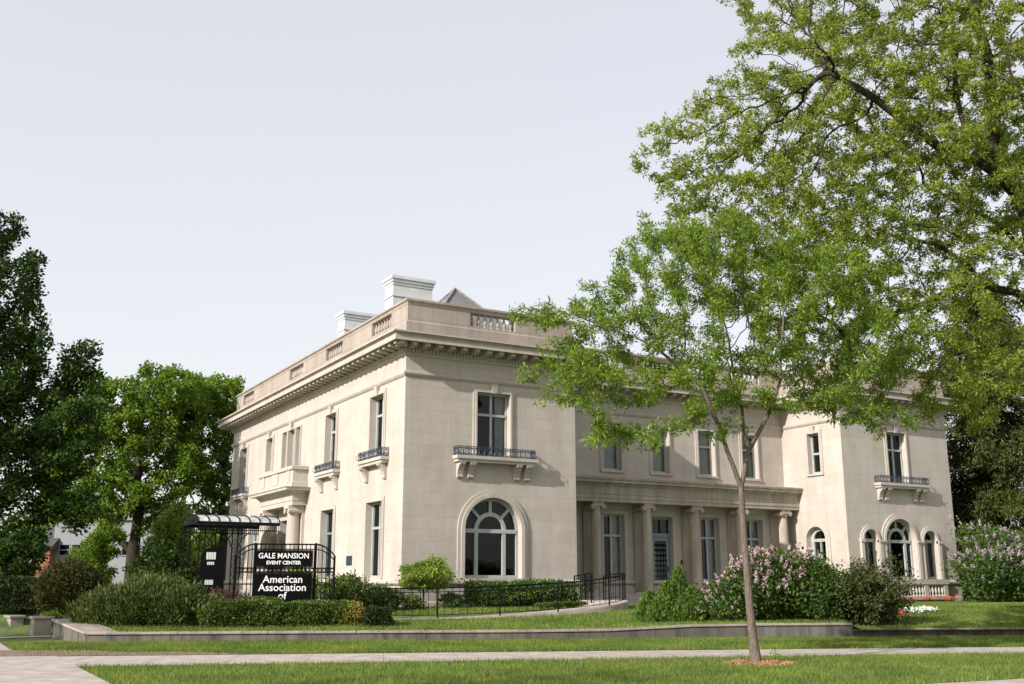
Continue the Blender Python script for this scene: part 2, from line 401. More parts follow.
# raised terrace behind the retaining wall
S = np.concatenate([np.arange(-10, 1.6, 0.16), np.arange(1.6, 40, 0.5), np.arange(40, 90, 2.0)]); D = np.concatenate([[0.12], np.arange(0.3, 8, 0.25), np.arange(8, 14, .5), np.arange(14, 80, 2.0)])
SS, DD = np.meshgrid(S, D, indexing='ij')
X = A0[0] + dA[0] * SS + nA[0] * DD; Y = A0[1] + dA[1] * SS + nA[1] * DD
Z = ground_z(X, Y) + 0.006 + 0.012 * np.sin(X * 1.3) * np.sin(Y * 1.7)
Z = np.maximum(Z, 0.006)
nS, nD = SS.shape
idx = np.arange(nS * nD).reshape(nS, nD)
F4 = np.stack([idx[:-1, :-1], idx[1:, :-1], idx[1:, 1:], idx[:-1, 1:]], -1).reshape(-1, 4)
me = np_mesh('terrace_lawn', np.stack([X, Y, Z], -1).reshape(-1, 3), F4)
tag(link('terrace_lawn', me, M['grassbase']), kind='structure')

def far_d(s): return -5.4 + 0.035 * min(max(s, -2), 24)
def near_d(s): return -8.75 + 0.078 * min(max(s, -2), 24)
slabs = MB()
for k in range(-1, 26):
    s0 = k * 1.7 - 1.8; s1 = s0 + 1.69
    slabs.add([sd(s0, near_d(s0), .012), sd(s1, near_d(s1), .012), sd(s1, far_d(s1), .012), sd(s0, far_d(s0), .012)], [(0, 1, 2, 3)])
tag(slabs.build('sidewalk', M['concrete']), kind='structure')
sheet('sidewalk_joint', [sd(-3.5, near_d(-2) + .02, .008), sd(44, near_d(24) + .02, .008), sd(44, far_d(24) - .02, .008), sd(-3.5, far_d(-2) - .02, .008)], M['soil'])
cw = MB()
for k in range(-14, 24):
    y0 = k * 1.8 - 10.0; y1 = y0 + 1.79
    xr = -12.74 if y1 < -8 else -13.5
    cw.add([(-17.5, y0, .018), (xr, y0, .018), (xr, y1, .018), (-17.5, y1, .018)], [(0, 1, 2, 3)])
tag(cw.build('cross_walk', M['concrete']), kind='structure')
sheet('entry_path', [(-13.6, -0.1, .024), (-10.6, 0.3, .03), (-10.6, 1.2, .03), (-13.6, 0.75, .024)], M['concrete'])
sheet('bare_soil', [sd(-2.05, -5.42, .02), sd(6.5, -5.2, .02), sd(5.0, -4.6, .02), sd(0.9, -3.1, .02), sd(-2.1, -2.9, .02)], M['soil'])
sheet('driveway', [(-2.0, -23.9, .014), (30, -26.3, .014), (30, -29.5, .014), (-2.0, -27.0, .014)], M['concrete'])

# ---- retaining walls
def wall_run(name, label, s0, s1, d0, d1, zt0, zt1, steps=6):
    t = thing(name, label, 'garden wall', sd((s0 + s1) / 2, d0, 0))
    body = MB(); cop = MB()
    for k in range(steps):
        a = s0 + (s1 - s0) * k / steps; b = s0 + (s1 - s0) * (k + 1) / steps
        za, zb = zt0(a), zt0(b); c = .075
        body.hexa([sd(a, d0 + .05, -.1), sd(b, d0 + .05, -.1), sd(b, d1 - .03, -.1), sd(a, d1 - .03, -.1),
                   sd(a, d0 + .05, za - c), sd(b, d0 + .05, zb - c), sd(b, d1 - .03, zb - c), sd(a, d1 - .03, za - c)])
        g = .004
        cop.hexa([sd(a + g, d0, za - c), sd(b - g, d0, zb - c), sd(b - g, d1, zb - c), sd(a + g, d1, za - c),
                  sd(a + g, d0, za), sd(b - g, d0, zb), sd(b - g, d1, zb), sd(a + g, d1, za)])
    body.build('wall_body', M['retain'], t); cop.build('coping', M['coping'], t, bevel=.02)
    return t
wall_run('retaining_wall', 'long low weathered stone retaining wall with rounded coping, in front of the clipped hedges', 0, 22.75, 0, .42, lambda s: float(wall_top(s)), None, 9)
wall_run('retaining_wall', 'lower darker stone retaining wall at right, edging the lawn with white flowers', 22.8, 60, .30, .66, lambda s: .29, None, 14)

t = thing('cheek_wall', 'broad stone cheek wall with flat slab top at left end of the retaining wall', 'garden wall', (-11.6, -2.2, 0))
MB().hexa([(-11.42, -4.02, -.1), (-10.6, -4.3, -.1), (-10.95, -.1, -.1), (-11.86, -.1, -.1), (-11.42, -4.02, .25), (-10.6, -4.3, .25), (-10.95, -.1, .5), (-11.86, -.1, .5)]).build('wall_body', M['retain'], t)  # body takes the darker stone so that shade is put into its colour
MB().hexa([(-11.47, -4.07, .255), (-10.55, -4.33, .255), (-10.9, -.05, .505), (-11.91, -.05, .505), (-11.47, -4.07, .325), (-10.55, -4.33, .325), (-10.9, -.05, .575), (-11.91, -.05, .575)]).build('coping', M['coping'], t, bevel=.015)
def pier(x, y, wx, wy, h, label):
    t = thing('stone_pier', label, 'pier', (x, y, 0), 'stone piers beside the side path', R(8))
    MB().box(-wx / 2, wx / 2, 0, wy, 0, h - .09).build('shaft', M['coping'], t, local=True, bevel=.012)
    MB().box(-wx / 2 - .05, wx / 2 + .05, -.05, wy + .05, h - .088, h).build('cap', M['coping'], t, local=True, bevel=.02)
pier(-12.02, 1.15, .55, .55, .62, 'pale square stone pier with flat cap, nearest to the cheek wall')
pier(-12.62, 3.4, .42, 1.1, .60, 'stone pier with long shaded flank, second from the cheek wall')
pier(-13.05, 4.6, .42, .9, .60, 'stone pier cut off at the left edge of the photo')

# ================================================================== THE MANSION
H = thing('mansion', 'two storey pale limestone mansion with roof balustrades, balconies and a columned portico', 'house', (0, 0, .7))
W1, X2, W2, YR, LY = 7.8, 23.4, 31.2, 4.1, 25.6
FF = frame((0, 0, 0), (1, 0, 0), (0, -1, 0))
FL = frame((0, 0, 0), (0, 1, 0), (-1, 0, 0))
FR = frame((0, YR, 0), (1, 0, 0), (0, -1, 0))
FP = frame((X2, 0, 0), (0, 1, 0), (-1, 0, 0))
PATH = [(0, LY), (0, 0), (W1, 0), (W1, YR), (X2, YR), (X2, 0), (W2, 0), (W2, LY)]
CX = 3.88; RX = 27.3
wallm = MB()
zb, ztop = 0.2, 11.0
L2 = [(2.03, 3.47, 6.55), (7.59, 8.97, 6.55), (12.68, 13.30, 7.0), (13.57, 14.62, 7.0), (14.84, 15.53, 7.0), (17.30, 18.39, 7.42), (22.26, 23.64, 6.55)]
L1 = [(1.94, 3.60), (7.48, 9.10), (19.3, 20.9), (22.2, 23.8)]
facade(wallm, FL, 0, LY, zb, ztop, [rect_pts(a, b, z, 9.18) for a, b, z in L2] + [rect_pts(a, b, 1.85, 4.85) for a, b in L1] + [rect_pts(12.75, 15.45, 0.9, 4.7)])
facade(wallm, FF, 0, W1, zb, ztop, [arch_pts(CX, 1.27, 1.85, 3.70), rect_pts(CX - .76, CX + .76, 6.58, 9.18)])
sidearch = [(RX - 2.35, .48), (RX + 1.95 + .1, .48)]
facade(wallm, FF, X2, W2, zb, ztop, [arch_pts(RX - .25, 1.08, 1.85, 3.72), arch_pts(24.92, .5, 1.85, 3.74, 16), arch_pts(29.2, .5, 1.85, 3.76, 16), rect_pts(RX - .72, RX + .66, 6.58, 9.18)])
RW = [12.5, 15.37, 18.24, 21.1]
facade(wallm, FR, W1, X2, zb, ztop, [rect_pts(c - .52, c + .52, 6.88, 9.13) for c in RW] + [rect_pts(c - .6, c + .6, 1.75, 4.82) for c in (RW[0], RW[2], RW[3])] + [rect_pts(RW[1] - .62, RW[1] + .62, 1.25, 4.78)])
facade(wallm, FP, 0, YR, zb, ztop, [rect_pts(1.42, 2.22, 7.05, 9.1), arch_pts(2.02, .64, 1.95, 3.78, 16)])
wallm.add([(W1, 0, zb), (W1, YR, zb), (W1, YR, ztop), (W1, 0, ztop)], [(0, 1, 2, 3)])
wallm.add([(W2, 0, zb), (W2, LY, zb), (W2, LY, ztop), (W2, 0, ztop)], [(0, 1, 2, 3)])
wallm.add([(0, LY, zb), (W2, LY, zb), (W2, LY, ztop), (0, LY, ztop)], [(0, 1, 2, 3)])
wallm.build('wall', M['wall'], H)

# plinth and mouldings
pl = MB()
pl.sweep(PATH, [(0, zb), (.10, zb), (.10, .95), (.06, 1.0), (.06, 1.52), (.003, 1.56)], closed=True)
pl.build('plinth', M['wall'], H)
wt = MB(); wt.sweep(PATH, [(0, 1.57), (.08, 1.60), (.15, 1.66), (.15, 1.74), (.06, 1.79), (0, 1.80)]); wt.build('water_table', M['trim'], H)
sc_ = MB(); sc_.sweep(PATH, [(0, 9.52), (.05, 9.56), (.10, 9.64), (.10, 9.72), (.03, 9.76), (0, 9.76)]); sc_.build('string_course', M['trim'], H)
co = MB()
co.sweep(PATH, [(0, 10.34), (.05, 10.36), (.10, 10.44), (.10, 10.46), (.12, 10.46), (.12, 10.64), (.16, 10.66), (.20, 10.74), (.20, 10.93), (.71, 10.93), (.71, 10.77), (.81, 10.77), (.81, 10.93), (.76, 10.945), (.77, 11.0), (.84, 11.07), (.91, 11.075), (.91, 11.135), (.5, 11.19), (-.3, 11.22)])
def along(path, pitch, inset, fn):
    for i in range(len(path)):
        a = Vector((*path[i], 0)); b = Vector((*path[(i + 1) % len(path)], 0)); d = (b - a); Ln = d.length; d.normalize(); n = Vector((d.y, -d.x, 0))
        if abs(a.y - LY) < .01 and abs(b.y - LY) < .01: continue
        if a.x == W2 and b.x == W2: continue
        k = max(1, int(round((Ln + 2 * inset) / pitch))); st = (Ln + 2 * inset) / k
        for q in range(k + 1):
            p = -inset + q * st
            fn(a, d, n, p)
def modil(a, d, n, p):
    f = lambda u, o, z: a + d * u + n * o + Vector((0, 0, z))
    h = .10
    co.hexa([f(p - h, .20, 10.60), f(p + h, .20, 10.60), f(p + h, .69, 10.66), f(p - h, .69, 10.66), f(p - h, .20, 10.928), f(p + h, .20, 10.928), f(p + h, .69, 10.928), f(p - h, .69, 10.928)])
along(PATH, .56, .45, modil)
co.build('cornice', M['trim'], H)
de = MB()
def dent(a, d, n, p):
    f = lambda u, o, z: a + d * u + n * o + Vector((0, 0, z)); h = .045
    de.hexa([f(p - h, .118, 10.48), f(p + h, .118, 10.48), f(p + h, .185, 10.48), f(p - h, .185, 10.48), f(p - h, .118, 10.62), f(p + h, .118, 10.62), f(p + h, .185, 10.62), f(p - h, .185, 10.62)])
along(PATH, .15, .08, dent)
tag(de.build('dentil_course', M['trim'], H))

# parapet: base, piers between baluster panels, coping
INN = .42
pb = MB()
pb.sweep(PATH, [(-.4, 11.17), (.02, 11.17), (.02, 11.74), (-.05, 11.80), (-.05, 11.88), (-INN, 11.88), (-INN, 11.17)])
open_L = [(1.72, 3.86), (7.4, 9.6), (13.0, 15.2), (21.9, 24.1)]
open_F = [(CX - 1.05, CX + 1.05)]; open_R = [(RX - 1.05, RX + 1.05)]
open_M = [(c - 1.0, c + 1.0) for c in RW]
def piers(F, u0, u1, ops):
    u = u0
    for a, b in ops + [(u1, None)]:
        pb.fbox(F, u, a, 11.882, 12.448, -.05, -INN)
        u = b
piers(FL, .05, LY, open_L); piers(FF, INN + .002, W1 - .05, open_F); piers(FF, X2 + .05, W2 - .05, open_R); piers(FR, W1 - .4, X2 + .4, open_M)
piers(FP, INN + .002, YR + .04, [])
pb.fbox(frame((W1, 0, 0), (0, 1, 0), (1, 0, 0)), INN + .002, YR + .04, 11.882, 12.448, -.05, -INN)
pb.fbox(frame((W2, 0, 0), (0, 1, 0), (1, 0, 0)), INN + .002, LY, 11.882, 12.448, -.05, -INN)
par = pb.build('parapet', M['parapet'], H)
cp = MB(); cp.sweep(PATH, [(-INN - .04, 12.45), (-.04, 12.45), (-.02, 12.56), (.04, 12.60), (.04, 12.68), (.0, 12.70), (-INN - .04, 12.70), (-INN - .04, 12.45)])
cp.build('coping', M['parapet'], par)
def baluster(mb, c, z0, z1, r):
    h = z1 - z0
    mb.lathe(c, [(r, z0), (r, z0 + .10 * h), (r * .55, z0 + .16 * h), (r * .95, z0 + .35 * h), (r * .9, z0 + .45 * h), (r * .45, z0 + .8 * h), (r * .55, z0 + .86 * h), (r * .95, z0 + .90 * h), (r * .95, z1)], 8)
for F, ops in ((FL, open_L), (FF, open_F), (FF, open_R), (FR, open_M)):
    for a, b in ops:
        mb = MB(); k = int((b - a) / .27); st = (b - a) / k
        for q in range(k):
            p = F(a + (q + .5) * st, 0, -.22); baluster(mb, (p.x, p.y), 11.882, 12.448, .095)
        mb.build('baluster_panel', M['parapet'], par)

# roofs
rf = MB()
for x0, x1, y0, y1 in ((.35, W1 - .35, .35, YR + .35), (X2 + .35, W2 - .35, .35, YR + .35), (.35, W2 - .35, YR + .352, LY - .3)):
    rf.add([(x0, y0, 11.25), (x1, y0, 11.25), (x1, y1, 11.25), (x0, y1, 11.25)], [(0, 1, 2, 3)])
rf.build('flat_roof', M['roofing'], H)
hp = MB(); c = 2.3
hp.add([(6 - c, 8 - c, 13.3), (6 + c, 8 - c, 13.3), (6 + c, 8 + c, 13.3), (6 - c, 8 + c, 13.3), (6.0, 8, 15.85)], [(0, 1, 4), (1, 2, 4), (2, 3, 4), (3, 0, 4), (3, 2, 1, 0)])
hp.box(6 - c + .4, 6 + c - .4, 8 - c + .4, 8 + c - .4, 11.2, 13.29)
hip = hp.build('hip_roof', M['slate'], H)
rd = MB()
for sx_, sy_ in ((-1, -1), (1, -1), (1, 1), (-1, 1)): rd.tube([(6 + sx_ * c, 8 + sy_ * c, 13.33), (6, 8, 15.88)], .07, 6)
rd.build('ridge_capping', M['roofing'], hip)
def chimney(x0, x1, y0, y1, zt):
    m = MB(); m.box(x0, x1, y0, y1, 11.2, zt - .42); m.box(x0 - .04, x1 + .04, y0 - .04, y1 + .04, zt - .95, zt - .88)
    ch = m.build('chimney', M['white'], H)
    m = MB()
    m.box(x0 - .03, x1 + .03, y0 - .03, y1 + .03, zt - .418, zt - .30); m.box(x0 - .07, x1 + .07, y0 - .07, y1 + .07, zt - .298, zt - .16); m.box(x0 - .12, x1 + .12, y0 - .12, y1 + .12, zt - .158, zt - .05); m.box(x0 - .10, x1 + .10, y0 - .10, y1 + .10, zt - .048, zt)
    m.build('chimney_cap', M['white'], ch)
chimney(1.25, 3.15, 4.5, 5.4, 14.98); chimney(1.15, 2.7, 10.3, 11.2, 14.66)

# ---- windows
def surround(F, poly_out, poly_in, d):
    m = MB()
    m.ring([F(a, b, 0) for a, b in poly_out], [F(a, b, d) for a, b in poly_out]); m.ring([F(a, b, d) for a, b in poly_out], [F(a, b, d) for a, b in poly_in])
    return m
def rect_window(F, u0, u1, z0, z1, parent=H, key=True, transom=.30, mull=True, curtain=0, sur=.17, name='window', leafdoor=False, curt_w=.35):
    pi = rect_pts(u0, u1, z0, z1)
    p2 = rect_pts(u0 - sur * .45, u1 + sur * .45, z0, z1 + sur * .45)
    m = surround(F, rect_pts(u0 - sur, u1 + sur, z0, z1 + sur), p2, .05)
    m.ring([F(a, b, .05) for a, b in p2], [F(a, b, .075) for a, b in p2]); m.ring([F(a, b, .075) for a, b in p2], [F(a, b, .075) for a, b in pi])
    m.ring([F(a, b, .075) for a, b in pi], [F(a, b, .0) for a, b in pi])
    if key:
        cx = (u0 + u1) / 2
        m.prism([F(cx - .10, z1 - .02, .005), F(cx + .10, z1 - .02, .005), F(cx + .15, z1 + .36, .005), F(cx - .15, z1 + .36, .005)],
                [F(cx - .10, z1 - .02, .11), F(cx + .10, z1 - .02, .11), F(cx + .15, z1 + .36, .17), F(cx - .15, z1 + .36, .17)])
    m.fbox(F, u0 - sur, u1 + sur, z0 - .10, z0 - .002, -.2, .09)
    d0, d1 = -.22, -.32
    fm = MB(); fw_ = .085
    fm.fbox(F, u0, u0 + fw_, z0, z1, d0, d1); fm.fbox(F, u1 - fw_, u1, z0, z1, d0, d1)
    fm.fbox(F, u0 + fw_, u1 - fw_, z1 - fw_, z1, d0, d1); fm.fbox(F, u0 + fw_, u1 - fw_, z0, z0 + .11, d0, d1)
    if mull: fm.fbox(F, (u0 + u1) / 2 - .05, (u0 + u1) / 2 + .05, z0 + .11, z1 - fw_, d0 + .01, d1 + .01)
    if transom:
        zt = z1 - (z1 - z0) * transom; fm.fbox(F, u0 + fw_, u1 - fw_, zt - .05, zt + .05, d0 + .02, d1 + .005)
    wd = fm.build(name, M['doorpaint'] if leafdoor else M['paint'], parent)
    m.build('surround', M['trim'], wd)
    g = MB(); g.fbox(F, u0 + .03, u1 - .03, z0 + .03, z1 - .03, -.278, -.285); g.build('pane', M['glass'], wd)
    if curtain:
        c_ = MB(); wv = (u1 - u0)
        for side in ((0, 1) if curtain == 2 else ((1,) if curtain == 1 else (0,))):
            a = u0 + .04 if side == 0 else u1 - .04 - wv * curt_w
            n_ = 14; A = []; B = []
            for q in range(n_ + 1):
                uu = a + wv * curt_w * q / n_; dd = -.39 + .03 * math.sin(q * 1.9)
                A.append(F(uu, z0 + .05, dd)); B.append(F(uu, z1 - .05, dd))
            c_.ring(A, B, closed=False)
        c_.build('curtain', M['curtain'], wd, smooth=True)
    return wd
def arch_window(F, cx, hw, zb_, zs, big=True, sur=.30, name='arched_window', inner=.62, tt=None):
    pi = arch_pts(cx, hw, zb_, zs); po = arch_pts(cx, hw + sur, zb_, zs); pm = arch_pts(cx, hw + sur * .5, zb_, zs)
    m = surround(F, po, pm, .06)
    m.ring([F(a, b, .06) for a, b in pm], [F(a, b, .10) for a, b in pm]); m.ring([F(a, b, .10) for a, b in pm], [F(a, b, .10) for a, b in pi]); m.ring([F(a, b, .10) for a, b in pi], [F(a, b, 0) for a, b in pi])
    m.fbox(F, cx - hw - sur, cx + hw + sur, zb_ - .10, zb_ - .002, -.2, .12)
    d0, d1 = -.22, -.34; fm = MB(); t = tt or (.10 if big else .06)
    def band(r0, r1, zlow, dd0, dd1):
        a = arch_pts(cx, r1, zlow, zs); b = arch_pts(cx, r0, zlow, zs)
        fm.ring([F(p, q, dd0) for p, q in a], [F(p, q, dd0) for p, q in b], closed=False)
        fm.ring([F(p, q, dd0) for p, q in b], [F(p, q, dd1) for p, q in b], closed=False); fm.ring([F(p, q, dd0) for p, q in a], [F(p, q, dd1) for p, q in a], closed=False)
    band(hw - t, hw, zb_, d0, d1)
    fm.fbox(F, cx - hw + t, cx + hw - t, zb_, zb_ + .12, d0, d1)
    fm.fbox(F, cx - hw + t, cx + hw - t, zs - .10, zs + .05, d0 + .02, d1)
    if big:
        for sg in (-1, 1): fm.fbox(F, cx + sg * inner - .075, cx + sg * inner + .075, zb_ + .12, zs - .10, d0 + .01, d1)
        band(inner - .07, inner + .09, zs + .05, d0 + .012, d1)
        for ang in (45, 90, 135):
            a = R(ang); ca, sa = math.cos(a), math.sin(a); w_ = .06
            q = [(inner + .05, -w_), (hw - t * .5, -w_), (hw - t * .5, w_), (inner + .05, w_)]
            pts = [(cx + r_ * ca - o * sa, zs + r_ * sa + o * ca) for r_, o in q]
            fm.prism([F(a_, b_, d0 + .005) for a_, b_ in pts], [F(a_, b_, d1) for a_, b_ in pts])
    else:
        fm.fbox(F, cx - .025, cx + .025, zb_ + .12, zs - .1, d0 + .01, d1)
    wd = fm.build(name, M['paint'], H)
    m.build('surround', M['trim'], wd)
    g = MB(); gp = arch_pts(cx, hw - .03, zb_ + .03, zs); g.prism([F(a, b, -.29) for a, b in gp], [F(a, b, -.297) for a, b in gp]); g.build('pane', M['glass'], wd)
    return wd
# left face, upper
for i, (a, b, z) in enumerate(L2):
    rect_window(FL, a, b, z, 9.18, key=i not in (2, 4), mull=i not in (2, 4), sur=.17 if i not in (2, 3, 4) else .10, curtain=1 if i in (0, 1) else 0)
for i, (a, b) in enumerate(L1):
    rect_window(FL, a, b, 1.85, 4.85, key=False, transom=.34, mull=True, curtain=1 if i == 0 else 0, leafdoor=(i == 1))
# front pavilions
rect_window(FF, CX - .76, CX + .76, 6.58, 9.18, transom=.34, curtain=1, curt_w=.30)
arch_window(FF, CX, 1.27, 1.85, 3.70)
rect_window(FF, RX - .72, RX + .66, 6.58, 9.18, transom=.34, curtain=2, curt_w=.32)
arch_window(FF, RX - .25, 1.08, 1.85, 3.72, inner=.56, sur=.28)
arch_window(FF, 24.92, .5, 1.85, 3.74, big=False, sur=.2); arch_window(FF, 29.2, .5, 1.85, 3.76, big=False, sur=.2)
rect_window(FP, 1.42, 2.22, 7.05, 9.1, transom=.5, mull=False, key=True)
arch_window(FP, 2.02, .64, 1.95, 3.78, big=False, sur=.26, tt=.20)
# recessed centre
for i, c in enumerate(RW):
    rect_window(FR, c - .52, c + .52, 6.88, 9.13, key=False, transom=.36 if i == 0 else .34, mull=False, curtain=2, curt_w=.46)
for c in (RW[0], RW[2], RW[3]):
    rect_window(FR, c - .6, c + .6, 1.75, 4.82, key=False, transom=.32, curtain=1, curt_w=.4)
# front door with glazed grid and transom light
c = RW[1]; m = MB()
for a, b, z0, z1 in ((c - .62, c - .52, 1.25, 4.78), (c + .52, c + .62, 1.25, 4.78), (c - .52, c + .52, 4.66, 4.78), (c - .52, c + .52, 3.82, 4.0)): m.fbox(FR, a, b, z0, z1, -.2, -.32)
dfr = m.build('door', M['doorpaint'], H)
m = MB()
for a, b, z0, z1 in ((c - .51, c - .36, 1.27, 3.81), (c + .36, c + .51, 1.27, 3.81), (c - .36, c + .36, 3.64, 3.81), (c - .36, c + .36, 1.27, 1.75)): m.fbox(FR, a, b, z0, z1, -.23, -.29)
m.build('door_leaf', M['doorpaint'], dfr)
m = MB()
for q in range(1, 4): m.fbox(FR, c - .36 + .18 * q - .012, c - .36 + .18 * q + .012, 1.75, 3.64, -.235, -.262)
for q in range(1, 8): m.fbox(FR, c - .36, c + .36, 1.75 + .236 * q - .012, 1.75 + .248 * q + .012, -.237, -.260)
m.fbox(FR, c - .02, c + .02, 4.0, 4.66, -.23, -.26)
m.build('door_grille', M['iron'], dfr)
m = MB(); m.fbox(FR, c - .37, c + .37, 1.74, 3.65, -.268, -.275); m.fbox(FR, c - .53, c + .53, 3.99, 4.67, -.268, -.275); m.build('pane', M['glass'], dfr)
MB().fbox(FR, c - .62, c + .62, 1.2, 3.8, -.7, -.75).build('lobby_curtain', M['curtain'], dfr)
MB().fbox(FR, c + .40, c + .44, 2.2, 2.45, -.20, -.23).build('handle', M['iron'], dfr)
MB().fbox(FR, c + 1.02, c + 1.10, 2.55, 2.75, .0, .03).build('bell_plate', M['iron'], H)

# ---- balconettes
def balconette(F, cu, half, z0=6.30, dep=.42, brk=4):
    m = MB()
    m.fbox(F, cu - half, cu + half, z0 + .12, z0 + .25, 0, dep); m.fbox(F, cu - half + .06, cu + half - .06, z0, z0 + .118, 0, dep - .06)
    b = m.build('balcony', M['trim'], H)
    rz0, rz1 = z0 + .26, z0 + .60; rl = MB(); d = dep - .05; th = .016
    def side(p0, p1):
        a = Vector(F(*p0)); c_ = Vector(F(*p1)); Ln = (c_ - a).length; up = Vector((0, 0, 1)); dr = (c_ - a).normalized()
        for zz in (rz0 + .02, rz0 + .28, rz1): rl.tube([a + up * (zz - p0[1]), c_ + up * (zz - p0[1])], th, 5)
        k = max(2, int(round(Ln / .115))); st = Ln / k
        for q in range(k + 1):
            p = a + dr * (q * st); rl.tube([p + up * (rz0 - p0[1]), p + up * (rz1 - p0[1])], th * (.6 if q % 4 else 1.3), 5)
            if q < k and q % 2 == 0:
                cc = p + dr * st + up * (rz0 + .15 - p0[1]); rr = min(.11, st * .98)
                rl.tube([cc + dr * (rr * math.cos(x * math.pi / 5)) + up * (rr * math.sin(x * math.pi / 5)) for x in range(11)], th * .75, 4)
    side((cu - half + .05, rz0, d), (cu + half - .05, rz0, d)); side((cu - half + .05, rz0, 0), (cu - half + .05, rz0, d)); side((cu + half - .05, rz0, 0), (cu + half - .05, rz0, d))
    rl.build('railing', M['bluiron'], b)
    offs = [-half * .84, -half * .58, half * .58, half * .84] if brk == 4 else [-half * .74, half * .74]
    for o in offs:
        pr = [(0, z0 - .62), (.07, z0 - .62), (.11, z0 - .56), (.10, z0 - .48), (.15, z0 - .32), (.24, z0 - .17), (.34, z0 - .10), (.37, z0 - .002), (0, z0 - .002)]
        k = MB(); wv = .13
        k.prism([F(cu + o - wv, z, dd) for dd, z in pr], [F(cu + o + wv, z, dd) for dd, z in pr])
        k.build('bracket', M['trim'], b, bevel=.01)
balconette(FF, CX, 1.8); balconette(FF, RX, 1.8)
for cu in (2.75, 8.28, 22.95): balconette(FL, cu, 1.3, brk=2, dep=.36)

# ---- entrance porch on the left face
m = MB()
ENT = [(0, 5.25), (.55, 5.25), (.55, 5.45), (.58, 5.46), (.58, 5.78), (.64, 5.80), (.72, 5.90), (1.02, 5.92), (1.02, 6.0), (1.08, 6.06), (.70, 6.10), (0, 6.10)]
def sweep_left(mb, u0, u1, prof):
    mb.sweep([(0, u1), (0, u0)], prof, closed=False)
def hood(mb, u0, u1, prof):
    """entablature wrapped round a box projecting from the left face: front run and two returns"""
    dmax = .55
    P = [(0.3, u1), (-dmax, u1), (-dmax, u0), (0.3, u0)]
    mb.sweep(P, [(o - dmax, z) for o, z in prof], closed=False)
hood(m, 11.55, 16.65, [(o + .14 if o > 0 else o, z) for o, z in ENT])
porch = m.build('entrance_porch', M['trim'], H)
m = MB(); hood(m, 11.55, 16.65, [(.40, 6.11), (.80, 6.11), (.80, 6.32), (.75, 6.34), (.75, 6.90), (.84, 6.92), (.84, 7.08), (.80, 7.10), (.40, 7.10)])
for u0, u1 in ((11.75, 12.25), (15.95, 16.45), (13.6, 14.6)): m.fbox(FL, u0, u1, 6.345, 6.895, .70, .79)
m.build('porch_parapet', M['trim'], porch)
for u in (12.0, 16.2):
    cm = MB(); x = -.42
    cm.box(x - .40, x + .40, u - .40, u + .40, .62, 1.0)
    cm.lathe((x, u), [(.40, 1.0), (.40, 1.10), (.36, 1.14), (.37, 1.2), (.335, 1.26), (.335, 2.5), (.285, 4.85), (.31, 4.9), (.31, 4.95)], 24)
    cm.box(x - .38, x + .38, u - .38, u + .38, 5.10, 5.248)
    for sy_ in (-1, 1):
        cm.tube([(x - .36, u + sy_ * .30, 5.0), (x + .36, u + sy_ * .30, 5.0)], .13, 12)
    cm.build('porch_column', M['trim'], porch)
for u in (11.85, 16.35): MB().fbox(FL, u - .25, u + .25, .6, 5.248, -.02, .14).build('pilaster', M['trim'], porch)
m = MB(); m.fbox(FL, 12.75, 15.45, .7, 4.7, -.33, -.36)
for u in (13.3, 14.1, 14.9): m.fbox(FL, u - .05, u + .05, .9, 4.7, -.26, -.33)
m.fbox(FL, 12.76, 15.44, 3.5, 3.62, -.25, -.33)
m.build('entrance_door', M['doorpaint'], porch)
MB().box(-1.6, -.12, 11.4, 16.8, .5, .82).build('porch_step', M['paver'], porch)

# ---- portico between the pavilions
m = MB(); YF = 3.12
PE = [(0, 5.30), (0.0, 5.45), (.03, 5.46), (.03, 5.64), (.06, 5.65), (.06, 5.69), (.0, 5.70), (0, 6.02), (.05, 6.04), (.08, 6.12), (.30, 6.16), (.30, 6.25), (.36, 6.30), (.38, 6.38), (.1, 6.44), (-1.1, 6.50)]
m.sweep([(W1, YF), (X2, YF)], [(o, z) for o, z in PE] + [(-1.1, 5.30), (0, 5.30)], closed=False)
k = int((X2 - W1) / .9)
portico = m.build('portico', M['portico'], H)
def ionic(x, y, r, z0, z1):
    cm = MB()
    cm.box(x - r * 1.35, x + r * 1.35, y - r * 1.35, y + r * 1.35, z0, z0 + .13)
    cm.lathe((x, y), [(r * 1.3, z0 + .13), (r * 1.32, z0 + .19), (r * 1.15, z0 + .23), (r * 1.2, z0 + .28), (r, z0 + .33), (r, z0 + 1.2), (r * .86, z1 - .36), (r * .95, z1 - .34), (r * .95, z1 - .29), (r * 1.05, z1 - .22)], 28)
    cm.box(x - r * 1.25, x + r * 1.25, y - r * 1.15, y + r * 1.15, z1 - .07, z1 - .002)
    cm.box(x - r * 1.15, x + r * 1.15, y - r * 1.08, y + r * 1.08, z1 - .21, z1 - .072)
    for sx_ in (-1, 1):
        cm.tube([(x + sx_ * r * 1.12, y - r * 1.12, z1 - .21), (x + sx_ * r * 1.12, y + r * 1.12, z1 - .21)], .115, 14)
        cm.tube([(x + sx_ * r * 1.12, y - r * 1.18, z1 - .21), (x + sx_ * r * 1.12, y - r * 1.10, z1 - .21)], .05, 10)
    return cm
CXs = [11.06, 13.93, 16.80, 19.67, 22.54]
for x in CXs:
    ionic(x, 3.45, .255, 1.25, 5.295).build('column', M['portico'], portico)
for x in CXs + [8.35, 9.6]: MB().fbox(FR, x - .33, x + .33, 1.26, 5.29, -.02, .16).build('pilaster', M['portico'], portico)
m = MB()
m.box(W1 + .11, X2 - .11, 2.75, 4.08, .3, 1.25); m.box(W1 + .12, X2 - .12, 2.38, 2.748, .3, 1.09); m.box(W1 + .13, X2 - .13, 2.0, 2.378, .3, .93); m.box(W1 + .14, X2 - .14, 1.0, 1.998, .3, .79)
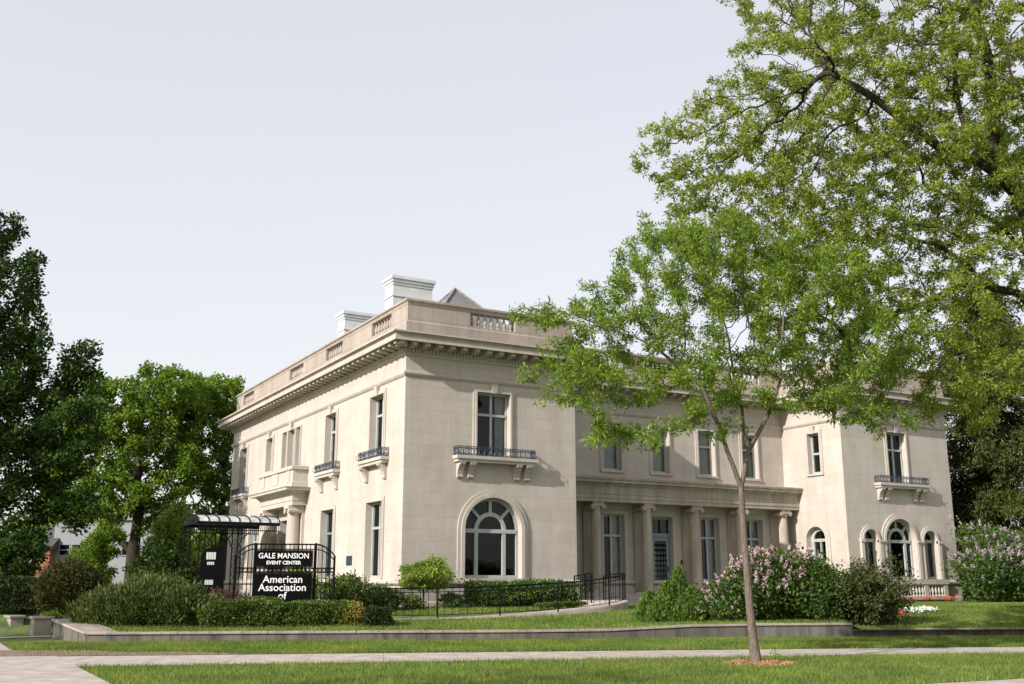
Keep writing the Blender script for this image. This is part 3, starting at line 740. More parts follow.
m.build('portico_steps', M['paver'], portico)

# window apron balustrade under the three arches of the right pavilion
m = MB()
m.fbox(FF, RX - 2.95, RX + 2.75, 1.60, 1.83, .16, .30); m.fbox(FF, RX - 2.95, RX + 2.75, .86, 1.02, .11, .30)
for u in (24.5, 25.65, 28.35, 29.8): m.fbox(FF, u - .14, u + .14, 1.022, 1.598, .11, .27)
apron = m.build('window_apron', M['trim'], H)
for a, b in ((24.64, 25.51), (25.79, 28.21), (28.49, 29.66)):
    m = MB(); k = int((b - a) / .22); st = (b - a) / k
    for q in range(k):
        p = FF(a + (q + .5) * st, 0, .20); baluster(m, (p.x, p.y), 1.022, 1.598, .075)
    m.build('apron_balusters', M['trim'], apron)
for u in (24.28, 25.56, 28.28, 29.84):
    m = MB(); m.fbox(FF, u - .10, u + .10, 1.84, 3.62, .0, .13); m.fbox(FF, u - .14, u + .14, 3.622, 3.76, .0, .17); m.build('arch_pilaster', M['trim'], apron)
# plaque and meter box on the left face
MB().fbox(FL, 5.15, 5.75, 2.40, 2.78, .0, .04).build('plaque', M['bluiron'], H)
MB().fbox(FL, 5.2, 5.7, 1.9, 2.28, .0, .03).build('notice', M['curtain'], H)
# dim rooms behind the windows
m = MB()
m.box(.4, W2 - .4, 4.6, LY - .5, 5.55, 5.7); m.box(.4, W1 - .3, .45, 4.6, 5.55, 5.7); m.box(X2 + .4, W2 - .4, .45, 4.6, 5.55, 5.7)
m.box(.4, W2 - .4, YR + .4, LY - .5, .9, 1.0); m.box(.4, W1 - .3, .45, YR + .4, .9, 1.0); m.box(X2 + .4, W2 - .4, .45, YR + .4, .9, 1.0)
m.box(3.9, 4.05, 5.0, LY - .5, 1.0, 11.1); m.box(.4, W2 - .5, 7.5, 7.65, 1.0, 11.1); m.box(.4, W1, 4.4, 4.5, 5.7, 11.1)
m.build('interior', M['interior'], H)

# ================================================================== vegetation tools
CR = np.array([math.cos(YAW), -math.sin(YAW), 0.0])      # to the right seen from the street
CF = np.array([math.sin(YAW), math.cos(YAW), 0.0])       # away from the street
UP = np.array([0.0, 0.0, 1.0])

def norm(a): return a / np.maximum(np.linalg.norm(a, axis=-1, keepdims=True), 1e-9)
def rnd_dir(n): return norm(rng.normal(size=(n, 3)))

def leaf_mesh(name, P, Dr, L, wr, fold=0.25, flat=0.0):
    n = len(P); rd_ = rnd_dir(n)
    if flat: rd_ = norm(rd_ * (1 - flat) + UP * flat * 1.3)
    side = norm(np.cross(Dr, rd_)); nn = np.cross(side, Dr)
    L = np.broadcast_to(np.asarray(L), (n,))[:, None]
    mid = P + Dr * L * .45
    V = np.stack([P, mid + side * L * wr * .5 + nn * L * wr * fold * .5, P + Dr * L, mid - side * L * wr * .5 + nn * L * wr * fold * .5], 1).reshape(-1, 3)
    F = np.arange(4 * n).reshape(n, 4)
    return np_mesh(name, V, F)

def sample_lobes(lobes, n, base):
    """lobes: (lateral, depth, z, r_lat, r_depth, r_z) round the base"""
    vol = np.array([l[3] * l[4] * l[5] for l in lobes]) ** .8; pick = rng.choice(len(lobes), n, p=vol / vol.sum())
    d = rnd_dir(n) * (rng.random((n, 1)) ** .45)
    Lb = np.array(lobes)[pick]
    lat = Lb[:, 0] + d[:, 0] * Lb[:, 3]; dep = Lb[:, 1] + d[:, 1] * Lb[:, 4]; z = Lb[:, 2] + d[:, 2] * Lb[:, 5]
    return np.array([base[0], base[1], 0.0]) + lat[:, None] * CR + dep[:, None] * CF + z[:, None] * UP

def colonize(starts, att, step, di, dk, iters=160, trop=0.0, jitter=0.15):
    """starts: list of polylines [(pts, parent_poly, parent_index)] -> nodes, parents"""
    nodes = []; par = []; base_of = []
    for poly, pp, pi in starts:
        b = len(nodes); base_of.append(b)
        for i, p in enumerate(poly):
            nodes.append(np.array(p, float)); par.append(len(nodes) - 2 if i else (-1 if pp is None else base_of[pp] + pi))
    N = np.array(nodes); parents = list(par)
    att = np.array(att)
    d2 = np.full(len(att), 1e9); near = np.zeros(len(att), int)
    def upd(i0):
        nonlocal d2, near
        new = N[i0:]
        for c in range(0, len(new), 400):
            q = ((att[:, None, :] - new[None, c:c + 400]) ** 2).sum(-1); k = q.argmin(1); v = q[np.arange(len(att)), k]
            m = v < d2; near[m] = k[m] + i0 + c; d2[m] = v[m]
    upd(0)
    kids = {}
    for it in range(iters):
        keep = d2 > dk * dk
        att = att[keep]; d2 = d2[keep]; near = near[keep]
        if len(att) == 0: break
        act = d2 < di * di
        if not act.any():
            di *= 1.5; continue
        ids = np.unique(near[act]); new = []; np_ = []
        for i in ids:
            a = att[act & (near == i)]
            v = norm(a - N[i]).sum(0); v = v / (np.linalg.norm(v) + 1e-9) + rng.normal(size=3) * jitter + UP * trop
            v /= np.linalg.norm(v) + 1e-9
            q = N[i] + v * step
            if kids.get(i, 0) > 3: continue
            kids[i] = kids.get(i, 0) + 1
            new.append(q); np_.append(i)
        if not new: break
        i0 = len(N); N = np.concatenate([N, np.array(new)]); parents += [int(x) for x in np_]
        upd(i0)
    return N, np.array(parents)

def radii(N, par, tip, ex, rmax=None):
    n = len(N); acc = np.zeros(n); r = np.zeros(n)
    for i in range(n - 1, -1, -1):
        r[i] = tip if acc[i] == 0 else acc[i] ** (1 / ex)
        if par[i] >= 0: acc[par[i]] += r[i] ** ex
    return r

def order_ok(par):
    return all(p < i for i, p in enumerate(par))

def branch_mesh(N, par, r, nb=6, flare=None):
    n = len(N); ch = [[] for _ in range(n)]
    for i, p in enumerate(par):
        if p >= 0: ch[p].append(i)
    V = []; F = []; ring = {}
    def mk(i, d, rad):
        k = nb if rad < .03 else nb + 4
        k = nb
        a = np.cross(d, [0.3, 0.2, 1.0]) if abs(d[2]) < .95 else np.cross(d, [1, 0.1, 0]); a /= np.linalg.norm(a); b = np.cross(d, a)
        s = len(V)
        for q in range(k):
            t = 2 * math.pi * q / k; V.append(N[i] + (a * math.cos(t) + b * math.sin(t)) * rad)
        return s
    for i in range(n):
        p = par[i]
        if p < 0:
            d = N[ch[i][0]] - N[i]; ring[i] = mk(i, d / np.linalg.norm(d), r[i]); continue
        d = N[i] - N[p]; d = d / (np.linalg.norm(d) + 1e-9)
        main = max(ch[p], key=lambda c: r[c]) == i
        if main and p in ring: s0 = ring[p]
        else: s0 = mk(p, d, min(r[p], r[i] * 1.15))
        if ch[i]:
            c = max(ch[i], key=lambda c: r[c]); d2 = N[c] - N[i]; d2 = d2 / (np.linalg.norm(d2) + 1e-9); dd = d + d2; dd = dd / (np.linalg.norm(dd) + 1e-9)
        else: dd = d
        # keep ring phase aligned by reusing same construction
        s1 = mk(i, dd, r[i]); ring[i] = s1
        A = np.array(V[s0:s0 + nb]); B = np.array(V[s1:s1 + nb])
        sh = int(np.argmin([((A - np.roll(B, -q, 0)) ** 2).sum() for q in range(nb)]))
        for q in range(nb): F.append((s0 + q, s0 + (q + 1) % nb, s1 + (q + 1 + sh) % nb, s1 + (q + sh) % nb))
    return np.array(V), np.array(F)

def reorder(N, par):
    """parents before children for polylines hooked on later"""
    return N, par

def grow_tree(root, starts, lobes, base, natt, step, di, dk, tip, ex, leaf, bark, leaves_per, leafL, leafW, spread, base_r, droop=.4, r_leaf=.02, clump=1.0, trop=0.02, name_crown='crown', trunk_n=0, limb_cap=9.0, jitter=.15, upb=.3, flat=0.0, clump_n=0, clump_r=.05):
    att = sample_lobes(lobes, natt, base)
    N, par = colonize(starts, att, step, di, dk, trop=trop, jitter=jitter)
    r = radii(N, par, tip, ex)
    if trunk_n:    # measured trunk taper, thinner limbs
        r = np.minimum(r, limb_cap)
        for i in range(trunk_n): r[i] = max(r[i], base_r + (limb_cap * 1.1 - base_r) * (i / (trunk_n - 1)) ** 1.0)
        r[0] *= 1.45; r[1] *= 1.22
    else:
        k = base_r / r[0]
        t = np.clip((r - tip) / (r[0] - tip + 1e-9), 0, 1)
        r = r * (1 + (k - 1) * t ** .7)
    for i in range(1, len(r)):
        if par[i] >= 0: r[i] = min(r[i], r[par[i]])
    nb = 6
    V, F = branch_mesh(N, par, r, 8 if base_r > .1 else 6)
    tm = np_mesh('trunk', V, F)
    tm.polygons.foreach_set('use_smooth', np.ones(len(tm.polygons), bool))
    link('trunk', tm, bark, root)
    tips = np.where(r < r_leaf)[0]
    tips = tips[par[tips] >= 0]
    P = []; Dd = []
    q = np.repeat(tips, leaves_per)
    f = rng.random((len(q), 1))
    pos = N[par[q]] * (1 - f) + N[q] * f
    out = norm(N[q] - N[par[q]])
    off = rnd_dir(len(q)) * spread * (rng.random((len(q), 1)) ** .6); off[:, 2] *= .75
    pos = pos + off * clump
    if clump_n:      # tufts: leaves radiate from points along the twig
        m_ = len(q); q = np.repeat(q, clump_n); out = np.repeat(out, clump_n, 0)
        o2 = rnd_dir(len(q)); off = o2 * spread; pos = np.repeat(pos, clump_n, 0) + o2 * clump_r * rng.random((len(q), 1))
        fsz = np.repeat(.65 + .7 * rng.random(m_), clump_n)
    dr = norm(out * .5 + off / spread * .8 + rnd_dir(len(q)) * .7 + UP * (upb - droop))
    L = leafL * (0.65 + .7 * rng.random(len(q)))
    if clump_n: L = L * fsz
    me = leaf_mesh(name_crown, pos, dr, L, leafW, flat=flat)
    link(name_crown, me, leaf, root)
    return N, par, r

def shrub_pts(c, rad, n, boxy=0.0, bumps=0.16, shell=.35, lo=-.9, seed=0):
    """points in a bumpy ball (boxy 0) or box (boxy 1); rad (rx,ry,rz)"""
    g = np.random.default_rng(seed + 3)
    d = norm(g.normal(size=(n, 3)))
    if boxy:
        m = np.abs(d).max(1, keepdims=True); db = d / m; d2 = d * (1 - boxy) + db * boxy
    else: d2 = d
    k = g.normal(size=(9, 3)) * 3.2; ph = g.random(9) * 6.28
    b = 1 + bumps * np.sin(d @ k.T + ph).sum(1, keepdims=True) / 2.2
    rr = (1 - shell * g.random((n, 1)) ** 1.7)
    p = d2 * b * rr
    if not boxy:      # stray shoots
        k_ = g.integers(0, n, max(1, n // 14)); p[k_] = d2[k_] * b[k_] * (1.0 + .2 * g.random((len(k_), 1)))
    keep = p[:, 2] > lo; p = p[keep]; d = d[keep]
    return np.asarray(c) + p * np.asarray(rad), d

def shrub(name, label, cat, x, y, rad, n, mat, leafL, leafW, boxy=0.0, bumps=.16, shell=.4, lo=-.95, rz=0.0, seed=0, group=None, rough=.8, z=None, lift=0.0, core=True, foliage='foliage', fwd=.6):
    z0 = gz(x, y) if z is None else z
    t = thing(name, label, cat, (x, y, z0), group)
    p, d = shrub_pts((0, 0, rad[2] * .95 + lift), rad, n, boxy, bumps, shell, lo, seed)
    pi_, di_ = shrub_pts((0, 0, rad[2] * .95 + lift), [r * .8 for r in rad], int(n * .55), boxy, bumps, 1.0, lo, seed); p = np.concatenate([p, pi_]); d = np.concatenate([d, di_])
    c_, s_ = math.cos(rz), math.sin(rz); Rm = np.array([[c_, s_, 0], [-s_, c_, 0], [0, 0, 1]])
    p = p @ Rm; d = d @ Rm
    dr = norm(d * fwd + rnd_dir(len(p)) * rough + UP * .25)
    me = leaf_mesh(foliage, p, dr, leafL * (.6 + .8 * rng.random(len(p))), leafW)
    link(foliage, me, mat, t, local=True)
    # stems
    m = MB(); g = random.Random(seed)
    for i in range(9):
        a = g.uniform(0, 6.28); q = g.uniform(.1, .7); top = Vector((math.cos(a) * rad[0] * q, math.sin(a) * rad[1] * q, rad[2] * g.uniform(.8, 1.5) + lift))
        top = Vector((top.x * c_ - top.y * s_, top.x * s_ + top.y * c_, top.z))
        m.tube([(top.x * .25, top.y * .25, -.05), (top.x * .55, top.y * .55, top.z * .5), top], .02, 5, [.03, .022, .008])
    m.build('stem', M['bark_dark'], t, local=True)
    return t, p

# ================================================================== TREES
# young honeylocust on the boulevard lawn
TB = (-.27, -19.2)
t1 = thing('honeylocust_tree', 'young honeylocust with slim forked trunk rising from a ring of orange mulch', 'tree', (*TB, 0))
def L(lat, dep, z): return tuple(np.array([TB[0], TB[1], 0]) + lat * CR + dep * CF + z * UP)
trunk = [L(.14, 0, -.05), L(.12, 0, .12), L(.08, 0, .6), L(.05, 0, 1.2), L(.03, .02, 2.0), L(.0, .0, 2.8), L(-.01, 0, 3.4), L(-.01, 0, 3.73)]
limbA = [L(-.14, -.05, 4.1), L(-.30, -.12, 4.5), L(-.42, -.2, 4.9), L(-.62, -.3, 5.35), L(-.85, -.4, 5.9)]
limbB = [L(.10, .05, 4.1), L(.22, .08, 4.55)]
limbC = [L(.16, .25, 5.0), L(.2, .45, 5.5), L(.15, .6, 6.0)]
limbD = [L(.45, .0, 4.95), L(.72, -.1, 5.45), L(.95, -.2, 6.1)]
limbE = [L(1.05, -.05, 5.45), L(1.5, .0, 5.6), L(2.2, .1, 5.7)]
lob1 = [(-2.1, .2, 7.3, 2.3, 2.3, 1.4), (-3.6, -.2, 6.2, 1.4, 1.6, 1.0), (-.8, .2, 8.9, 2.1, 2.2, 1.3), (1.3, .0, 8.0, 2.4, 2.3, 1.8), (2.5, .3, 6.2, 1.6, 1.8, .9), (-1.3, -.6, 5.9, 2.1, 2.0, .7), (-3.4, .3, 7.6, 1.6, 1.6, .9), (-1.5, .2, 9.9, 1.0, 1.0, .5), (.5, .3, 6.6, 1.3, 2.0, .8), (-2.3, -.5, 4.75, 1.4, 1.2, .42), (3.1, -.3, 5.2, 1.1, 1.0, .55), (3.4, 0, 7.2, 1.0, 1.3, .8), (-.8, -.6, 4.95, .7, .9, .35), (.7, -.4, 5.5, .8, .8, .4), (1.9, -.2, 5.5, .9, .9, .4)]
grow_tree(t1, [(trunk, None, 0), (limbA, 0, 7), (limbB, 0, 7), (limbC, 2, 1), (limbD, 2, 1), (limbE, 4, 1)], lob1, TB, 1250, .17, 2.2, .34, .006, 2.25, M['honey'], M['bark'],
          6, .088, .32, .25, .105, droop=.42, r_leaf=.0098, trop=.03, flat=.45, trunk_n=8, limb_cap=.052, clump_n=17, clump_r=.10)

mm = MB(); ang = [i * 2 * math.pi / 40 for i in range(40)]
def rr_(a): return .62 + .16 * math.sin(3 * a + 1) + .06 * math.sin(7 * a)
rim = [(TB[0] + .25 + rr_(a) * 1.15 * math.cos(a), TB[1] + rr_(a) * math.sin(a), .012) for a in ang]
mid = [(TB[0] + .2 + rr_(a) * .6 * math.cos(a), TB[1] + rr_(a) * .55 * math.sin(a), .085) for a in ang]
mm.ring(rim, mid); mm.add(mid, [tuple(range(40))])
mu = thing('mulch_ring', 'low ring of orange bark mulch round the young tree trunk', 'mulch', (*TB, 0))
mm.build('mulch_mound', M['mulch'], mu)
n = 1500; a = rng.random(n) * 6.283; q = np.sqrt(rng.random(n)) * .85
P = np.stack([TB[0] + .22 + q * np.cos(a), TB[1] + q * .85 * np.sin(a), .02 + .085 * (1 - q / .9)], -1)
M['chip'] = leaf_mat('mulch_chip', (.17, .085, .04), (.32, .17, .085), (.48, .30, .17), 0.0, .9)
tag(link('mulch_chips', leaf_mesh('mulch_chips', P, norm(rng.normal(size=(n, 3)) * [1, 1, .35]), .07, .35), M['chip'], mu), kind='stuff')
# sucker sprig
sp = thing('sprig', 'small green seedling sprouting from the lawn beside the mulch ring', 'plant', (1.0, -18.6, 0))
MB().tube([(1.0, -18.6, 0), (1.02, -18.6, .14), (1.0, -18.58, .28)], .008, 5).build('stem', M['bark_dark'], sp)
link('foliage', leaf_mesh('foliage', np.array([1.0, -18.6, .16]) + rng.normal(size=(26, 3)) * [.05, .05, .07], rnd_dir(26), .08, .5), M['lime_leaf'], sp)

# old honeylocust at the right edge
TB2 = (8.28, -21.47)
t2 = thing('honeylocust_tree', 'big old honeylocust with dark twisting limbs and pale green leaves, upper right', 'tree', (*TB2, 0))
def L2_(lat, dep, z): return tuple(np.array([TB2[0], TB2[1], 0]) + lat * CR + dep * CF + z * UP)
tr = [L2_(.25, 0, -.05), L2_(.2, 0, .5), L2_(.15, 0, 1.8), L2_(.1, 0, 3.2), L2_(.02, 0, 4.8), L2_(-.1, 0, 6.4), L2_(-.25, 0, 7.9), L2_(-.32, .02, 9.4), L2_(-.48, .03, 11.1), L2_(-.8, .05, 11.9), L2_(-1.1, .08, 12.7), L2_(-.95, .05, 14.0), L2_(-1.0, .1, 15.4), L2_(-1.25, .1, 16.9)]
b1 = [L2_(-.9, .0, 8.75), L2_(-1.7, -.05, 8.9), L2_(-2.4, -.1, 8.95), L2_(-3.2, -.2, 8.5), L2_(-4.3, -.3, 8.1), L2_(-5.4, -.4, 7.5)]
b2 = [L2_(-2.0, .3, 9.6), L2_(-2.6, .5, 10.2), L2_(-3.2, .7, 10.4)]
b3 = [L2_(-1.3, -.4, 11.75), L2_(-2.0, -.8, 12.0), L2_(-2.8, -1.0, 12.1), L2_(-3.5, -1.1, 12.6), L2_(-4.6, -1.2, 13.5), L2_(-5.6, -1.3, 14.1)]
b4 = [L2_(-2.1, -.6, 12.9), L2_(-2.2, -.5, 14.0), L2_(-2.0, -.4, 15.2)]
b5 = [L2_(-2.3, -.9, 10.9), L2_(-2.5, -.9, 9.9), L2_(-2.7, -.8, 9.3)]
b6 = [L2_(.8, .3, 10.2), L2_(1.8, .6, 11.4), L2_(3.0, .9, 12.8)]
b7 = [L2_(-.6, 1.2, 11.0), L2_(-1.0, 2.4, 12.0), L2_(-1.6, 3.4, 13.0)]
b8 = [L2_(-.8, -1.0, 10.8), L2_(-1.2, -2.2, 11.8), L2_(-2.0, -3.2, 12.8)]
lob2 = [(-3.5, .0, 13.4, 4.2, 4.0, 4.3), (-6.6, .0, 13.7, 2.5, 2.6, 2.4), (-7.6, .3, 11.0, 2.5, 2.4, 1.8), (-5.6, .2, 9.9, 3.0, 2.8, 2.6), (-2.4, .3, 8.6, 2.5, 3.0, 2.4), (1.9, .0, 14.5, 5.5, 5.0, 5.5), (-4.2, .0, 18.4, 4.0, 4.0, 3.2), (-2.7, .3, 5.9, 1.2, 1.6, .8), (-4.6, .2, 7.3, 1.9, 2.2, 1.4), (-1.9, .3, 6.9, 1.7, 2.0, 1.5), (-8.4, .2, 12.2, 2.2, 2.0, 1.8), (-6.6, .2, 9.2, 2.4, 2.2, 1.8)]
grow_tree(t2, [(tr, None, 0), (b1, 0, 6), (b2, 1, 1), (b3, 0, 8), (b4, 3, 2), (b5, 3, 1), (b6, 0, 7), (b7, 0, 7), (b8, 0, 7)], lob2, TB2, 8200, .24, 3.0, .35, .0062, 2.12, M['honey2'], M['bark_dark'],
          6, .078, .42, .22, .34, droop=.35, r_leaf=.0098, trop=.0, jitter=.28, flat=.3, trunk_n=14, limb_cap=.13, clump_n=15, clump_r=.085)

def broad_tree(label, base, z0, lobes, h_trunk, natt, step, dk, leaf, base_r, leaves_per, leafL, leafW, spread, limbs=(), bark='bark_dark', group=None, name='broadleaf_tree'):
    t = thing(name, label, 'tree', (*base, z0), group)
    pt = lambda la, de, z: tuple(np.array([base[0], base[1], z0]) + la * CR + de * CF + z * UP)
    tr_ = [pt(0, 0, -.1), pt(0, 0, h_trunk * .3), pt(.03, 0, h_trunk * .65), pt(.05, 0, h_trunk)]
    st = [(tr_, None, 0)]
    for k, lb in enumerate(limbs): st.append(([pt(*q) for q in lb], 0, 3))
    lobes = [(a, b, c - 0, d, e, f) for a, b, c, d, e, f in lobes]
    grow_tree(t, st, lobes, base, natt, step, 6.0, dk, .012, 2.35, leaf, M[bark], leaves_per, leafL, leafW, spread, base_r, droop=.35, r_leaf=.022, trop=.03, jitter=.2)
    return t
GRP = 'trees behind the left side of the mansion'
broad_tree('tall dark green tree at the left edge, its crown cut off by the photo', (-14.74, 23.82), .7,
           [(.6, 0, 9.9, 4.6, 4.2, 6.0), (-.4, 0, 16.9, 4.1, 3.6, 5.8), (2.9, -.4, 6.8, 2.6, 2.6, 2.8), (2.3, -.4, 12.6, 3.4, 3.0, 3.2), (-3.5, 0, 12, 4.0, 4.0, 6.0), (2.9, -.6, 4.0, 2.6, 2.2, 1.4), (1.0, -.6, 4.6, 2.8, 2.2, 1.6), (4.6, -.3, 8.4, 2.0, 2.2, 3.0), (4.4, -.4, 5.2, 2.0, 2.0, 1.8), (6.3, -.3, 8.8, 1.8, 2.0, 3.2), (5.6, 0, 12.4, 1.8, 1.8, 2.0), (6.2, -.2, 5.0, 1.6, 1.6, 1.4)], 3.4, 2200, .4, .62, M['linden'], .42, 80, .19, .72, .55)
broad_tree('round leafy maple with low forking trunk, second tree from the left', (-2.75, 40.4), .7,
           [(-1.4, 0, 12.0, 4.2, 4.0, 4.5), (-4.6, 0, 12.6, 3.0, 2.8, 4.2), (1.4, 0, 14.4, 3.2, 3.2, 3.0), (-1.1, -.5, 7.6, 4.2, 3.2, 2.4), (2.9, 0, 9.6, 2.2, 2.2, 2.4), (-5.0, -.3, 8.0, 2.6, 2.4, 2.2)], 3.0, 2000, .42, .64, M['maple'], .46, 60, .22, .75, .52,
           limbs=[[(-.6, 0, 3.5), (-1.6, 0, 4.6), (-2.9, 0, 6.2)], [(.1, 0, 4.2), (.2, 0, 6.0), (.0, 0, 7.6)]])
broad_tree('leafy maple beside the far corner of the mansion', (3.9, 41.9), .7,
           [(-1.0, 0, 12.6, 3.6, 3.6, 5.0), (-.3, 0, 8.0, 2.8, 2.8, 3.4), (-2.2, 0, 15.0, 2.6, 2.6, 2.2), (1.2, 0, 12.4, 2.6, 2.6, 3.4)], 3.4, 1500, .42, .62, M['maple'], .36, 62, .22, .75, .52)
broad_tree('small bushy green tree behind the glass canopy', (-3.9, 22.5), .7,
           [(-.1, 0, 3.6, 1.25, 1.3, 1.7), (-.4, 0, 2.0, 1.2, 1.2, 1.2), (.3, 0, 5.2, .9, 1.0, 1.0)], .7, 420, .2, .34, M['maple'], .09, 40, .2, .4, .34, name='small_tree')
broad_tree('tree crown rising behind the mansion roof, above its left pavilion', (31.5, 40.0), .7,
           [(0, 0, 14.0, 5.0, 5.0, 6.5), (2, 0, 18.0, 4.0, 4.0, 4.2), (-4.5, 0, 17.0, 3.0, 3.5, 3.0)], 5.0, 900, .55, .95, M['honey2'], .4, 11, .40, .5, .8)

broad_tree('street tree on the boulevard left of the view, casting light shade over the front lawn', (-25.0, -24.6), 0,
           [(0, 0, 9.0, 3.0, 2.2, 2.4), (2, 0, 11.0, 2.2, 1.8, 1.6)], 4.0, 420, .4, .7, M['honey2'], .2, 9, .2, .4, .45, name='honeylocust_tree')

broad_tree('spreading street tree left of the view, shading the stone piers and the wall corner', (-27.5, -4.0), 0,
           [(0, 0, 6.6, 2.4, 2.6, 1.9), (1, 1.5, 8.0, 2.0, 2.0, 1.5)], 3.4, 420, .4, .62, M['maple'], .22, 26, .24, .7, .5, name='broadleaf_tree')

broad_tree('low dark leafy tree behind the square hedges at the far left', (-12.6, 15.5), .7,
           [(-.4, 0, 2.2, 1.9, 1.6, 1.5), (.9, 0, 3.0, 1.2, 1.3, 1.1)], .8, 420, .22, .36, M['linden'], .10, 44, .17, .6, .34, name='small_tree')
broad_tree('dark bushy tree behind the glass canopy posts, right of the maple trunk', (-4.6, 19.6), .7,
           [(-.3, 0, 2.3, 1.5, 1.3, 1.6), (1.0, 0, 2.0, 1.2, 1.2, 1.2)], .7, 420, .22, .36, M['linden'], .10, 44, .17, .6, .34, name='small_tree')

broad_tree('small green tree in front of the pale grey sided house, left of the maple trunk', (-6.2, 34.5), .7,
           [(0, 0, 2.6, 1.5, 1.4, 1.9), (.8, 0, 4.2, 1.2, 1.2, 1.3)], .8, 420, .22, .36, M['maple'], .10, 44, .2, .55, .36, name='small_tree')

# conifer right of the mansion: drooping sprays on tiered limbs
def conifer(label, base, h, r0):
    z0 = .75
    t = thing('conifer_tree', label, 'tree', (*base, z0))
    m = MB(); m.tube([(0, 0, -.1), (0, 0, h * .5), (0, 0, h)], .2, 8, [.30, .18, .03])
    P = []; Dd = []
    g = np.random.default_rng(5)
    z = .4
    while z < h - .3:
        f = 1 - z / h; rad = r0 * (f ** .5) * (0.85 + .3 * g.random())
        for k in range(7):
            a = g.random() * 6.283; ln = rad * (.65 + .5 * g.random()); dz = -.28 * ln
            d = np.array([math.cos(a), math.sin(a), 0])
            m.tube([(0, 0, z), tuple(d * ln * .5 + [0, 0, z + dz * .3]), tuple(d * ln + [0, 0, z + dz])], .03, 4, [.045, .03, .01])
            q = int(330 * ln / 3 + 50)
            s = g.random(q) ** .6
            c = d * (s * ln)[:, None] + np.stack([0 * s, 0 * s, z + dz * s], -1)
            c += g.normal(size=(q, 3)) * np.array([.26, .26, .22])
            P.append(c); Dd.append(norm(d * .5 + g.normal(size=(q, 3)) * .5 + [0, 0, -.55]))
        z += .36
    m.build('trunk', M['bark_dark'], t, local=True)
    P = np.concatenate(P); Dd = np.concatenate(Dd)
    link('crown', leaf_mesh('crown', P, Dd, .24 * (.6 + .8 * g.random(len(P))), .30), M['conifer'], t, local=True)
conifer('dark olive conifer with drooping sprays, right of the mansion', (36.6, 1.0), 18.5, 4.8)

# ================================================================== RAMP, RAILINGS, CANOPY, GATE
def smooth_poly(P, n=6):
    P = [Vector(p) for p in P]; out = []
    for i in range(len(P) - 1):
        p0 = P[max(i - 1, 0)]; p1 = P[i]; p2 = P[i + 1]; p3 = P[min(i + 2, len(P) - 1)]
        for k in range(n):
            t = k / n
            out.append(.5 * ((2 * p1) + (p2 - p0) * t + (2 * p0 - 5 * p1 + 4 * p2 - p3) * t * t + (3 * p1 - p0 - 3 * p2 + p3) * t ** 3))
    return out + [P[-1]]
edge = [(-5.2, -2.9), (-3.6, -3.6), (-1.73, -4.25), (.23, -4.86), (2.26, -5.19), (4.17, -5.4), (5.74, -5.35), (6.7, -4.95), (7.25, -4.2), (7.6, -3.1), (8.1, -1.2), (8.9, .98)]
lift = [.02, .03, .04, .06, .09, .14, .22, .28, .30, .28, .16, .05]
E3 = smooth_poly([(x, y, gz(x, y) + l) for (x, y), l in zip(edge, lift)])
ramp = MB(); top_o = []; top_i = []
for i, p in enumerate(E3):
    d = (E3[min(i + 1, len(E3) - 1)] - E3[max(i - 1, 0)]); d.z = 0; d.normalize(); nrm_ = Vector((-d.y, d.x, 0))
    top_o.append(p.copy()); top_i.append(p + nrm_ * 1.35)
ramp.ring(top_o, top_i, closed=False)
lo = [Vector((p.x, p.y, gz(p.x, p.y) - .1)) for p in top_o]; li = [Vector((p.x, p.y, gz(p.x, p.y) - .1)) for p in top_i]
ramp.ring(top_o, lo, closed=False); ramp.ring(top_i, li, closed=False)
tag(ramp.build('ramp_path', M['concrete']), kind='structure')

def railing(name, label, pts, h=.97, post_every=2.1, bar=.26):
    t = thing(name, label, 'railing', tuple(pts[0]))
    Ls = [0]
    for a, b in zip(pts[:-1], pts[1:]): Ls.append(Ls[-1] + (b - a).length)
    def at_(s):
        for i in range(len(pts) - 1):
            if s <= Ls[i + 1] + 1e-6: return pts[i].lerp(pts[i + 1], (s - Ls[i]) / max(1e-6, Ls[i + 1] - Ls[i]))
        return pts[-1].copy()
    up = Vector((0, 0, 1))
    rail = MB()
    for hh, r in ((h, .026), (h - .13, .016), (.10, .014)): rail.tube([p + up * hh for p in pts], r, 6)
    rail.build('handrail', M['iron'], t)
    k = int(Ls[-1] / bar); bars = MB()
    npost = max(1, int(round(Ls[-1] / post_every)))
    for q in range(npost + 1):
        p = at_(Ls[-1] * q / npost); MB().tube([p - up * .05, p + up * h], .026, 6).build('post', M['iron'], t)
    for q in range(k + 1):
        p = at_(Ls[-1] * q / k); bars.tube([p + up * .10, p + up * h], .010, 5)
    bars.build('bars', M['iron'], t)
    return t
outer = [p + (q - p) * .06 for p, q in zip(top_o, top_i)][9:-8]
railing('ramp_railing', 'long black iron handrail following the curved ramp in front of the hedge', outer)
inner = [p + (q - p) * .95 for p, q in zip(top_o, top_i)]
railing('ramp_railing', 'short inner black iron handrail where the ramp curves up to the portico', inner[-27:-8], post_every=1.6, bar=.22)

